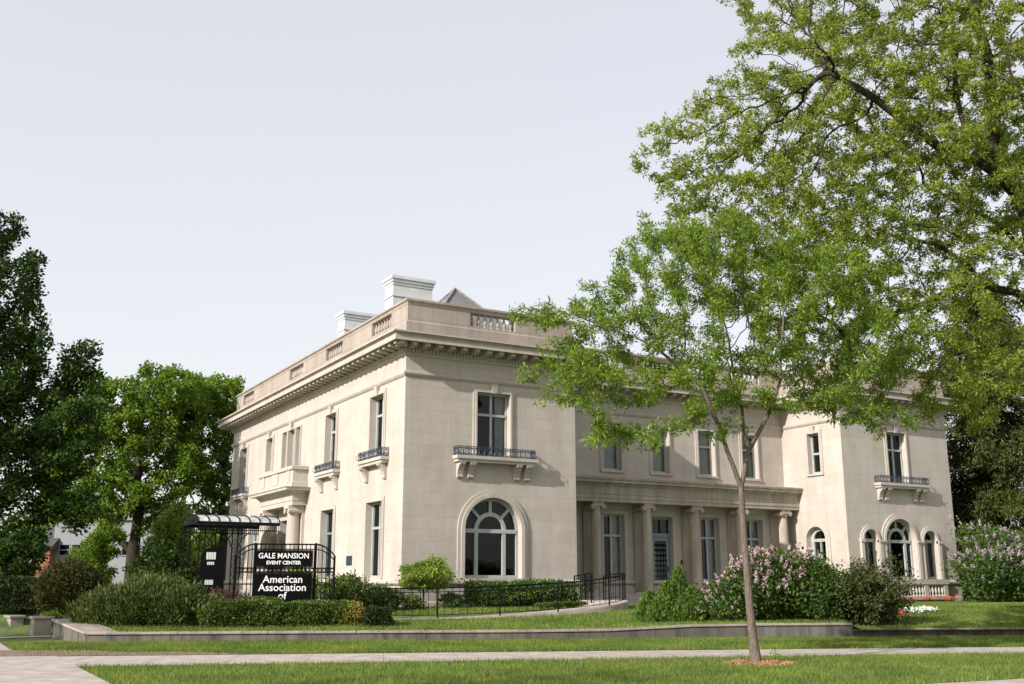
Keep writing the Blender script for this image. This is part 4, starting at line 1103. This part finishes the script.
# glass canopy of the side entrance
t = thing('entrance_canopy', 'dark iron entrance canopy with curved milky glass roof on posts, beside the porch', 'canopy', (-3.0, 14.1, .76))
xa, xb, yc, hw_ = -4.75, -.95, 14.1, 1.72
m = MB(); k = 12
arc = [(yc - hw_ * math.cos(math.pi * i / k), 4.44 + .36 * math.sin(math.pi * i / k)) for i in range(k + 1)]
m.ring([(xa, y, z) for y, z in arc], [(xb, y, z) for y, z in arc], closed=False)
m.build('glass_roof', M['canopy_glass'], t, smooth=True)
m = MB()
for q in range(9):
    x = xa + (xb - xa) * q / 8; m.tube([(x, y, z + .015) for y, z in arc], .03, 5)
m.build('ribs', M['iron'], t)
m = MB()
for y in (yc - hw_, yc + hw_): m.box(xa - .06, xb, y - .05, y + .05, 4.30, 4.44)
m.box(xa - .06, xa + .02, yc - hw_ + .052, yc + hw_ - .052, 4.32, 4.44)
for y in (yc - hw_, yc + hw_):
    m.tube([(xa, y, 4.06), (xb, y, 4.06)], .022, 5)
    for q in range(40):
        x = xa + (xb - xa) * (q + .5) / 40; m.tube([(x, y, 3.98 if q % 2 else 4.02), (x, y, 4.30)], .014, 4)
for q in range(1, 9): yy = yc - hw_ + 2 * hw_ * q / 9; m.tube([(xa - .02, yy, 4.44), (xa - .02, yy, 4.44 + .36 * math.sqrt(max(0, 1 - ((yy - yc) / hw_) ** 2)))], .018, 4)
m.build('valance', M['iron'], t)
for x in (-4.5, -3.0):
    for y in (yc - hw_ + .12, yc + hw_ - .12):
        m = MB()
        for dx in (-.13, .13): m.box(x + dx - .022, x + dx + .022, y - .03, y + .03, .5, 4.16)
        m.box(x - .22, x + .22, y - .1, y + .1, .45, .85)
        for q in range(8):
            zz = 1.0 + q * .36; m.tube([(x + .1 * math.cos(a * .785), y, zz + .12 * math.sin(a * .785)) for a in range(9)], .014, 4)
        for sg in (-1, 1): m.tube([(x + sg * .17, y, 3.3), (x + sg * .3, y, 3.65), (x + sg * .65, y, 3.98)], .03, 5)
        m.build('post', M['iron'], t)

# iron gate screen with the two sign boards
GA = Vector((-6.71, -1.87, 0)); GB = Vector((-3.66, -2.87, 0)); gd = (GB - GA).normalized(); gn = Vector((gd.y, -gd.x, 0)); GL = (GB - GA).length
FG = lambda u, z, d=0.0: GA + gd * u + gn * d + Vector((0, 0, z))
def gtop(u):
    e = min(u, GL - u); return 2.93 - .36 * (1 - min(1, e / .62)) ** 2
t = thing('iron_gate', 'black wrought iron screen with arched top carrying the two sign boards, behind the hedges', 'gate', tuple(GA))
m = MB(); us = [GL * i / 30 for i in range(31)]
for dz, r in ((0, .028), (-.16, .02)): m.tube([FG(u, gtop(u) + dz) for u in us], r, 6)
for z in (2.16, 2.02, .95): m.tube([FG(0, z), FG(GL, z)], .02, 6)
m.build('frame', M['iron'], t)
m = MB(); k = 24
for q in range(k + 1):
    u = GL * q / k; m.tube([FG(u, .45), FG(u, gtop(u))], .015, 5)
    if 0 < q < k:
        m.tube([FG(u + GL / k * .5 + .055 * math.cos(a * .785), 2.09 + .055 * math.sin(a * .785)) for a in range(9)], .012, 4)
m.build('bars', M['iron'], t)
for u in (0, .62, GL - .62, GL):
    MB().tube([FG(u, .2), FG(u, gtop(u) + (.05 if 0 < u < GL else .0))], .04, 8).build('post', M['iron'], t)

def text_mesh(s, size, name, bold=.0, extr=.004, sx=1.0):
    c = bpy.data.curves.new('txt', 'FONT'); c.body = s; c.size = size; c.align_x = 'CENTER'; c.align_y = 'CENTER'; c.extrude = extr; c.offset = bold; c.resolution_u = 3
    o = bpy.data.objects.new('txt', c); col.objects.link(o); bpy.context.view_layer.update()
    dg = bpy.context.evaluated_depsgraph_get(); me = bpy.data.meshes.new_from_object(o.evaluated_get(dg)); bpy.data.objects.remove(o)
    me.transform(Matrix.Scale(sx, 4, (1, 0, 0)))
    me.name = name; return me
def sign(label, u0, u1, z0, z1, lines):
    u = (u0 + u1) / 2; z = (z0 + z1) / 2
    t = thing('sign_board', label, 'sign', tuple(FG(u, z, .06)), 'sign boards on the iron gate', math.atan2(gd.y, gd.x))
    w_, h_ = u1 - u0, z1 - z0
    MB().box(-w_ / 2, w_ / 2, -.02, .02, -h_ / 2, h_ / 2).build('board', M['signblack'], t, local=True, bevel=.006)
    fr_ = MB()
    for a, b, c_, d_ in ((-w_ / 2 - .03, -w_ / 2 - .002, -h_ / 2 - .03, h_ / 2 + .03), (w_ / 2 + .002, w_ / 2 + .03, -h_ / 2 - .03, h_ / 2 + .03), (-w_ / 2, w_ / 2, h_ / 2 + .002, h_ / 2 + .03), (-w_ / 2, w_ / 2, -h_ / 2 - .03, -h_ / 2 - .002)): fr_.box(a, b, -.025, .025, c_, d_)
    fr_.build('border', M['iron'], t, local=True)
    for s, size, zc, bold, sx in lines:
        me = text_mesh(s, size, 'lettering', bold, .004, sx)
        me.transform(Matrix.Rotation(R(90), 4, 'X')); me.transform(Matrix.Translation((0, -.026, zc)))
        link('lettering', me, M['signwhite'], t, local=True)
sign('black upper sign board on the iron gate with white serif capitals in two lines', .63, GL - .73, 2.21, 2.71, [('GALE MANSION', .245, .085, .003, .93), ('EVENT CENTER', .16, -.135, .004, 1.0)])
sign('black lower sign board on the iron gate, its bottom lines hidden by the hedge', .63, GL - .73, .72, 1.97, [('American', .33, .44, .003, 1.0), ('Association', .33, .18, .003, 1.0), ('of', .33, -.08, .003, 1.0), ('University', .33, -.34, .003, 1.0), ('Women', .30, -.54, .006, 1.0)])

# dark notice board with rounded top left of the gate
t = thing('notice_board', 'dark notice board with rounded top and pale notices, left of the iron gate', 'notice board', (-7.0, -.05, .6), None, -YAW * .6)
pr = [(-.40, 0), (-.40, 1.95)] + [(-.40 * math.cos(a * math.pi / 10), 1.95 + .33 * math.sin(a * math.pi / 10)) for a in range(1, 10)] + [(.40, 1.95), (.40, 0)]
MB().prism([(a, -.09, b) for a, b in pr], [(a, .09, b) for a, b in pr]).build('cabinet', M['signblack'], t, local=True, bevel=.015)
for a, b, z0, z1 in ((-.22, .10, 1.86, 2.10), (-.18, .06, 1.68, 1.78), (-.22, .06, 1.02, 1.18)):
    m = MB(); n_ = 4
    for q in range(n_): m.box(a + (b - a) * q / n_ + .006, a + (b - a) * (q + 1) / n_ - .006, -.096, -.0905, z0, z1)
    m.build('notice', simple('faded_notice_paper', (.45, .48, .46), .6) if 'notice_p' not in M else M['notice_p'], t, local=True)
# small stone post by the corner
t = thing('garden_post', 'small pale stone post with flat cap by the corner of the mansion', 'post', (-.55, -.75, gz(-.55, -.75)))
MB().box(-.10, .10, -.10, .10, -.05, .62).build('shaft', M['wall'], t, local=True, bevel=.01)
MB().box(-.17, .17, -.17, .17, .622, .70).build('cap', M['trim'], t, local=True, bevel=.015)

# ================================================================== SHRUBS AND HEDGES
def hedge(label, a, b, wd, z1, n, mat, leafL=.07, seed=0, cat='hedge', name='clipped_hedge', group=None, bumps=.05):
    a = np.array(a); b = np.array(b); c_ = (a + b) / 2; L_ = np.linalg.norm(b - a); z0 = gz(*c_)
    h = z1 - z0; rz = math.atan2(b[1] - a[1], b[0] - a[0])
    return shrub(name, label, cat, c_[0], c_[1], (L_ / 2, wd / 2, h / 2), n, mat, leafL, .55, boxy=.82, bumps=bumps, shell=.28, lo=-1.2, rz=rz, seed=seed, group=group)
HG = 'clipped hedges behind the retaining wall'
hedge('clipped green hedge right of the sprawling yew, below the notice board', (-7.95, -3.5), (-5.9, -4.15), 1.1, 1.18, 13000, M['box'], seed=1, group=HG, bumps=.13)
hedge('clipped green hedge in front of the lower sign board', (-5.95, -4.05), (-3.65, -4.75), 1.1, 1.09, 14000, M['box'], seed=2, group=HG, bumps=.13)
hedge('low dark hedge end at the right of the clipped hedges, above the retaining wall', (-3.5, -5.35), (-2.75, -5.6), .75, .92, 3000, M['darkhedge'], seed=3, group=HG, bumps=.13)
shrub('yellow_shrub', 'small yellow green plant at the right end of the clipped hedges', 'shrub', -3.75, -5.0, (.42, .38, .36), 1400, M['yellow'], .08, .4, seed=4)
# sprawling yew of several mounds, one plant
t = thing('spreading_yew', 'wide sprawling yew with upright needle tips above the left end of the retaining wall', 'shrub', (-9.5, -2.2, .25))
Ps = []; Ds = []
for i, (la, de, rx, ry, rz_) in enumerate([(-1.35, .3, .85, .9, .62), (-.5, -.1, 1.0, .9, .72), (.4, .2, 1.0, 1.0, .80), (1.2, .1, .95, .9, .66), (-.1, .9, 1.2, .8, .80), (1.75, .2, .6, .7, .5), (-1.9, .3, .5, .6, .42)]):
    p, d = shrub_pts((0, 0, rz_ * .92), (rx, ry, rz_), 5200, 0, .2, .45, -.95, 20 + i)
    p = p + la * CR + de * CF; Ps.append(p); Ds.append(d)
P = np.concatenate(Ps); d = np.concatenate(Ds)
link('foliage', leaf_mesh('foliage', P, norm(d * .5 + rnd_dir(len(P)) * .45 + UP * .75), .13 * (.6 + .8 * rng.random(len(P))), .28), M['yew'], t, local=True)
m = MB()
for la in (-1.5, -.8, 0, .7, 1.3): m.tube([tuple(la * .3 * CR), tuple(la * CR + UP * .9)], .03, 5, [.04, .015])
m.build('stem', M['bark_dark'], t, local=True)
shrub('topiary_yew', 'big rounded bronze green yew dome behind the sprawling yew', 'shrub', -11.15, 2.6, (1.07, 1.0, .98), 26000, M['topiary'], .085, .4, bumps=.05, shell=.3, seed=5, z=.45)
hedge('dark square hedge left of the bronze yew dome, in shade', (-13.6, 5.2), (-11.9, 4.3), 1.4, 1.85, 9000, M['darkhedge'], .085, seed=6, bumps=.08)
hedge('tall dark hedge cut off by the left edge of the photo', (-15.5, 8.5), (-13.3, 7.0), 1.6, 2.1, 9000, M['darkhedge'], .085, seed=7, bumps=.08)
shrub('fern', 'bright green low plant between the stone piers and the yew dome', 'plant', -11.75, 1.75, (.32, .3, .25), 420, M['lime_leaf'], .12, .3, seed=8, z=.25)
shrub('barberry_shrub', 'purple brown barberry in front of the notice board', 'shrub', -6.95, -1.45, (.85, .5, .48), 3600, M['barberry'], .06, .5, seed=9)
shrub('leafy_shrub', 'loose green shrub right of the iron gate, beside the mansion wall', 'shrub', -2.6, -.9, (.95, .75, .66), 5200, M['box'], .10, .42, seed=10, rough=1.0)
shrub('leafy_shrub', 'darker green shrub at the mansion corner, right of the loose one', 'shrub', -1.35, -1.3, (.75, .6, .42), 3600, M['lilac_leaf'], .10, .5, seed=11, rough=1.0)
shrub('leafy_shrub', 'tall pale green shrub seen between the gate bars and the mansion', 'shrub', -3.8, .6, (.8, .6, .72), 3600, M['lime_leaf'], .10, .42, seed=12, rough=1.0)
# lollipop tree
t = thing('standard_tree', 'small round headed tree clipped to a bright green ball at the mansion corner', 'tree', (.3, -1.35, gz(.3, -1.35)))
MB().tube([(0, 0, -.05), (.02, 0, .5), (0, 0, 1.3)], .04, 6, [.045, .035, .025]).build('trunk', M['bark_dark'], t, local=True)
p, d = shrub_pts((0, 0, 1.28), (.80, .74, .54), 8000, 0, .24, .5, -1.1, 31)
link('crown', leaf_mesh('crown', p, norm(d * .6 + rnd_dir(len(p)) * .8 - UP * .1), .10 * (.6 + .8 * rng.random(len(p))), .5), M['lime_leaf'], t, local=True)
shrub('low_shrub', 'low green tuft at the foot of the ball headed tree', 'shrub', 1.35, -1.5, (.42, .4, .3), 1100, M['lilac_leaf'], .09, .35, seed=13)
shrub('low_shrub', 'low dark tuft left of the ball headed tree trunk', 'shrub', -.2, -1.6, (.38, .36, .26), 900, M['box'], .09, .35, seed=14)
hedge('dark leafy hedge below the big arched window, behind the ramp railing', (2.3, -1.5), (6.6, -1.6), 1.3, 1.72, 15000, M['lilac_leaf'], .10, seed=15, bumps=.12, name='leafy_hedge')
hedge('low bright green hedge strip along the inner edge of the ramp', (4.1, -3.3), (6.3, -2.9), .6, .98, 3400, M['box'], .07, seed=16, bumps=.1, name='low_hedge')
# spiky cypress clump
t = thing('cypress_clump', 'feathery bright green cypress clump with one taller plume, left of the lilac', 'shrub', (5.6, -8.9, gz(5.6, -8.9)))
Ps = []; Ds = []
for i, (la, de, r_, h_) in enumerate([(.35, .1, .42, 1.62), (-.05, 0, .55, 1.15), (-.6, .1, .6, .85), (.75, 0, .5, 1.0), (-.3, -.4, .6, .7), (.5, -.4, .6, .75), (1.05, .2, .45, .75)]):
    n_ = 2400; q = rng.random(n_); rad_ = r_ * (1 - q) ** .7; a = rng.random(n_) * 6.283; s = np.sqrt(rng.random(n_)) * .5 + .5
    p = np.stack([rad_ * s * np.cos(a), rad_ * s * np.sin(a), q * h_], -1) + rng.normal(size=(n_, 3)) * .04
    Ps.append(p + la * CR + de * CF); Ds.append(np.stack([np.cos(a) * .6, np.sin(a) * .6, np.full(n_, 1.0)], -1))
P = np.concatenate(Ps); d = np.concatenate(Ds)
M['cypress'] = leaf_mat('cypress_spray', (.045, .095, .015), (.085, .155, .028), (.15, .215, .05), .25, .55, 1.2)
link('foliage', leaf_mesh('foliage', P, norm(d + rnd_dir(len(P)) * .6), .13 * (.6 + .8 * rng.random(len(P))), .3), M['cypress'], t, local=True)
MB().tube([(0, 0, -.05), tuple(.2 * CR + UP * .8)], .04, 5).build('stem', M['bark_dark'], t, local=True)

def panicles(pts, dirs, nper, size):
    n_ = len(pts); q = np.repeat(np.arange(n_), nper); s = rng.random((len(q), 1))
    rad_ = size * .34 * (1 - s * .85)
    p = pts[q] + dirs[q] * s * size + rnd_dir(len(q)) * rad_
    return p
def lilac(label, x, y, rad, n, nb, bm, seed, bias=0.0, z=None):
    t, p = shrub('lilac_bush', label, 'shrub', x, y, rad, n, M['lilac_leaf'], .13, .62, bumps=.2, shell=.5, seed=seed, rough=1.0, z=z)
    c0 = np.array([0, 0, rad[2] * .95]); e = norm((p - c0) / np.array(rad))
    g = np.random.default_rng(seed); w_ = np.clip(e[:, 2] + .45 - bias * (e @ CR), 0, None) * (np.linalg.norm((p - c0) / np.array(rad), axis=1) > .72) * np.clip(.55 - e @ CF, 0.05, None)
    k = g.choice(len(p), nb, p=w_ / w_.sum(), replace=False)
    b = p[k] + e[k] * .1; dd = norm(e[k] + UP * .9)
    f = panicles(b, dd, 26, .20)
    link('blossom', leaf_mesh('blossom', f, rnd_dir(len(f)), .052, .9), bm, t, local=True)
    return t
lilac('pink flowering lilac bush behind the young honeylocust trunk', 9.0, -10.1, (2.3, 1.4, 1.05), 17000, 260, M['blossom'], 41, .12)
lilac('mauve flowering lilac bush at the right edge, beside the conifer', 31.2, -2.9, (2.75, 1.9, 1.7), 19000, 280, M['blossom2'], 42, -.1)
shrub('dark_shrub', 'dark green shrub filling the gap between the pink lilac and the rose bush', 'shrub', 9.9, -11.2, (1.15, .95, .95), 7000, M['lilac_leaf'], .11, .5, seed=43, rough=1.0)
t, p = shrub('rose_bush', 'dark reddish rose bush with a single red bloom at the end of the taller wall', 'shrub', 11.15, -11.9, (1.25, .95, .98), 13000, M['rose_leaf'], .10, .5, bumps=.28, seed=44, rough=1.0)
link('bloom', leaf_mesh('bloom', np.array([.55 * 1, -1.05, .45]) + rng.normal(size=(60, 3)) * .03, rnd_dir(60), .055, .9), M['red'], t, local=True)
# flower beds
def bed(name, label, cat, x0, x1, y0, y1, n, mat, hgt, group=None, per=14):
    t = thing(name, label, cat, ((x0 + x1) / 2, (y0 + y1) / 2, gz((x0 + x1) / 2, (y0 + y1) / 2)))
    xs = rng.uniform(x0, x1, n); ys = rng.uniform(y0, y1, n); zs = ground_z(xs, ys)
    g = np.repeat(np.stack([xs, ys, zs + hgt * .4], -1), 10, 0) + rng.normal(size=(n * 10, 3)) * [.07, .07, hgt * .2]
    link('foliage', leaf_mesh('foliage', g, norm(rnd_dir(len(g)) + UP * .6), .09, .4), M['box'], t)
    f = np.repeat(np.stack([xs, ys, zs + hgt], -1), per, 0) + rng.normal(size=(n * per, 3)) * [.06, .06, .03]
    link('bloom', leaf_mesh('bloom', f, rnd_dir(len(f)), .065, .9), mat, t)
bed('flower_bed', 'row of red flowers at the foot of the right pavilion', 'flowers', 25.9, 30.2, -.75, -.4, 26, M['red'], .17)
bed('flower_bed', 'patch of low white flowers on the right lawn', 'flowers', 15.5, 16.9, -10.2, -9.6, 60, M['whitepetal'], .11)

# ================================================================== NEIGHBOURING HOUSES
def cam_frame(px_lat, depth):
    o = Vector(CAM) + Vector(CF) * depth + Vector(CR) * px_lat; o.z = .6
    return o, (lambda u, z, d=0.0: o + Vector(CR) * u - Vector(CF) * d + Vector((0, 0, z)))
def nhouse(name, label, lat0, lat1, depth, h, mat, roof, wins, gable=True, dep=9.0):
    o, Fh = cam_frame(lat0, depth); w_ = lat1 - lat0
    t = thing(name, label, 'house', tuple(o))
    MB().fbox(Fh, 0, w_, -.6, h, 0, -dep).build('wall', mat, t)
    r_ = MB()
    A = [Fh(-.3, h, .3), Fh(w_ + .3, h, .3), Fh(w_ / 2, h + w_ * .38, .3)]; B = [Fh(-.3, h, -dep - .3), Fh(w_ + .3, h, -dep - .3), Fh(w_ / 2, h + w_ * .38, -dep - .3)]
    if gable: r_.prism(A, B)
    else: r_.hexa([Fh(-.3, h, .3), Fh(w_ + .3, h, .3), Fh(w_ + .3, h, -dep), Fh(-.3, h, -dep), Fh(-.3, h + .25, .3), Fh(w_ + .3, h + .25, .3), Fh(w_ + .3, h + 2.2, -dep), Fh(-.3, h + 2.2, -dep)])
    r_.build('roof', roof, t)
    for a, b, z0, z1 in wins:
        m = MB()
        m.fbox(Fh, a - .1, b + .1, z0 - .1, z0, .0, .08); m.fbox(Fh, a - .1, b + .1, z1, z1 + .1, .0, .08); m.fbox(Fh, a - .1, a, z0, z1, .0, .08); m.fbox(Fh, b, b + .1, z0, z1, .0, .08); m.fbox(Fh, a, b, (z0 + z1) / 2 - .04, (z0 + z1) / 2 + .04, .01, .07)
        wn = m.build('window', M['siding'], t)
        g = MB(); g.fbox(Fh, a, b, z0, z1, .005, .02); g.build('pane', M['signblack'], wn)
    return t
k = 80 / 1068.0
lat = lambda x, dpt: (x - 512) / 1068.0 * dpt
nhouse('neighbour_house', 'pale grey sided neighbour house with a row of three windows, behind the maple', lat(50, 96), lat(152, 96), 96, 6.6, M['siding'], M['siding'], [(.65, 1.5, 3.5, 4.4), (1.75, 2.55, 3.5, 4.4), (2.75, 3.6, 3.5, 4.4), (6.3, 7.3, 3.5, 4.7)], gable=False)
nhouse('neighbour_house', 'slate grey neighbour house with dark roof at the far left', lat(2, 98), lat(34, 98), 98, 3.6, M['greyhouse'], M['darkroof'], [(.9, 1.4, 1.2, 2.3)], gable=False)
nhouse('brick_annexe', 'small red brick building between the grey house and the pale house', lat(34.5, 95), lat(47.5, 95), 95, 4.0, M['brick'], M['darkroof'], [], gable=False, dep=3)
nhouse('brick_house', 'red brick house glimpsed at the right corner of the mansion, behind the conifer', lat(948, 78), lat(1010, 78), 78, 4.6, M['brick'], M['brick'], [(2.5, 3.3, 1.5, 2.8)])
# far wood
n = 26000
ang_ = rng.uniform(-.62, .62, n); dist = rng.uniform(110, 150, n)
hb = 4.5 + 2.2 * np.sin(ang_ * 23) + 1.4 * np.sin(ang_ * 61 + 1) + 1.0 * np.sin(ang_ * 131)
P = np.stack([CAM.x + dist * np.sin(YAW + ang_), CAM.y + dist * np.cos(YAW + ang_), hb * rng.random(n) ** .7 * 1.3], -1)
tag(link('far_wood', leaf_mesh('far_wood', P, norm(rnd_dir(n) + UP * .3), 1.3 * (.6 + .8 * rng.random(n)), .7), M['maple']), kind='stuff')

# ================================================================== GRASS
def blades(name, XY, hgt, wid, lean=.35):
    n = len(XY); z = ground_z(XY[:, 0], XY[:, 1])
    b = np.stack([XY[:, 0], XY[:, 1], np.maximum(z, .0) - .004], -1)
    h = hgt * (.55 + .75 * rng.random((n, 1))); a = rng.random(n) * 6.283
    side = np.stack([np.cos(a), np.sin(a), 0 * a], -1) * wid * (.7 + .6 * rng.random((n, 1)))
    tip = b + UP * h + rng.normal(size=(n, 3)) * [lean, lean, .1] * h
    V = np.stack([b - side, b + side, tip], 1).reshape(-1, 3)
    return tag(link(name, np_mesh(name, V, np.arange(3 * n).reshape(n, 3)), M['grass']), kind='stuff')
def in_view(XY, m=2.5):
    q = XY - np.array([CAM.x, CAM.y]); de = q @ CF[:2]; la = q @ CR[:2]
    return (de > 14) & (np.abs(la) < de * .5 + m)
def patchy(XY):
    return .55 + .45 * np.sin(XY[:, 0] * 2.1 + np.sin(XY[:, 1] * 1.7) * 2) * np.sin(XY[:, 1] * 2.7 + 1)
s = rng.uniform(-4, 34, 520000); d_ = rng.uniform(-21, -6.2, 520000)
XY = A0 + s[:, None] * dA + d_[:, None] * nA
nd = np.interp(s, [-2, 24], [near_d(-2), near_d(24)])
ok = in_view(XY) & (d_ < nd + .06 + .10 * np.sin(s * 2.3) * np.sin(s * 5.1)) & (XY[:, 0] > -12.72 + .03 * np.sin(XY[:, 1] * 5))
# driveway
ok &= ~((XY[:, 1] < -23.9 - (XY[:, 0] + 2) * .075) & (XY[:, 0] > -2))
qd = np.hypot(XY[:, 0] - TB[0] - .25, XY[:, 1] - TB[1]); ok &= qd > .72
dens = 1.0
XY = XY[ok & (rng.random(len(XY)) < .8)]
blades('near_grass', XY, .085, .0055)
s = rng.uniform(-2.2, 36, 330000); d_ = rng.uniform(-5.5, .05, 330000)
XY = A0 + s[:, None] * dA + d_[:, None] * nA
fd = np.interp(s, [-2, 24], [far_d(-2), far_d(24)])
ok = in_view(XY) & (d_ > fd - .03 - .05 * np.sin(s * 3.1)) & (XY[:, 0] > -13.4)
soil = (s < 5) & (d_ < -3.1 - .34 * s + .22 * np.sin(s * 2.2)); ok &= ~(soil & (rng.random(len(s)) < .93))
blades('verge_grass', XY[ok], .10, .007)
s = rng.uniform(-2, 52, 420000); d_ = rng.uniform(.35, 13, 420000)
XY = A0 + s[:, None] * dA + d_[:, None] * nA
ok = in_view(XY, 1.5) & ~((XY[:, 0] > -.3) & (XY[:, 1] > -.2) & (XY[:, 0] < W2)) & ((XY[:, 0] < 2) | (XY[:, 1] < .9)) & (XY[:, 0] > -11.4)
# keep the ramp clear
R2 = np.array([[(a.x + b.x) / 2, (a.y + b.y) / 2] for a, b in zip(top_o, top_i)])
dm = np.min(((XY[:, None, :] - R2[None]) ** 2).sum(-1), 1) if len(XY) < 600000 else None
ok &= dm > .68 ** 2
blades('terrace_grass', XY[ok], .09, .010)
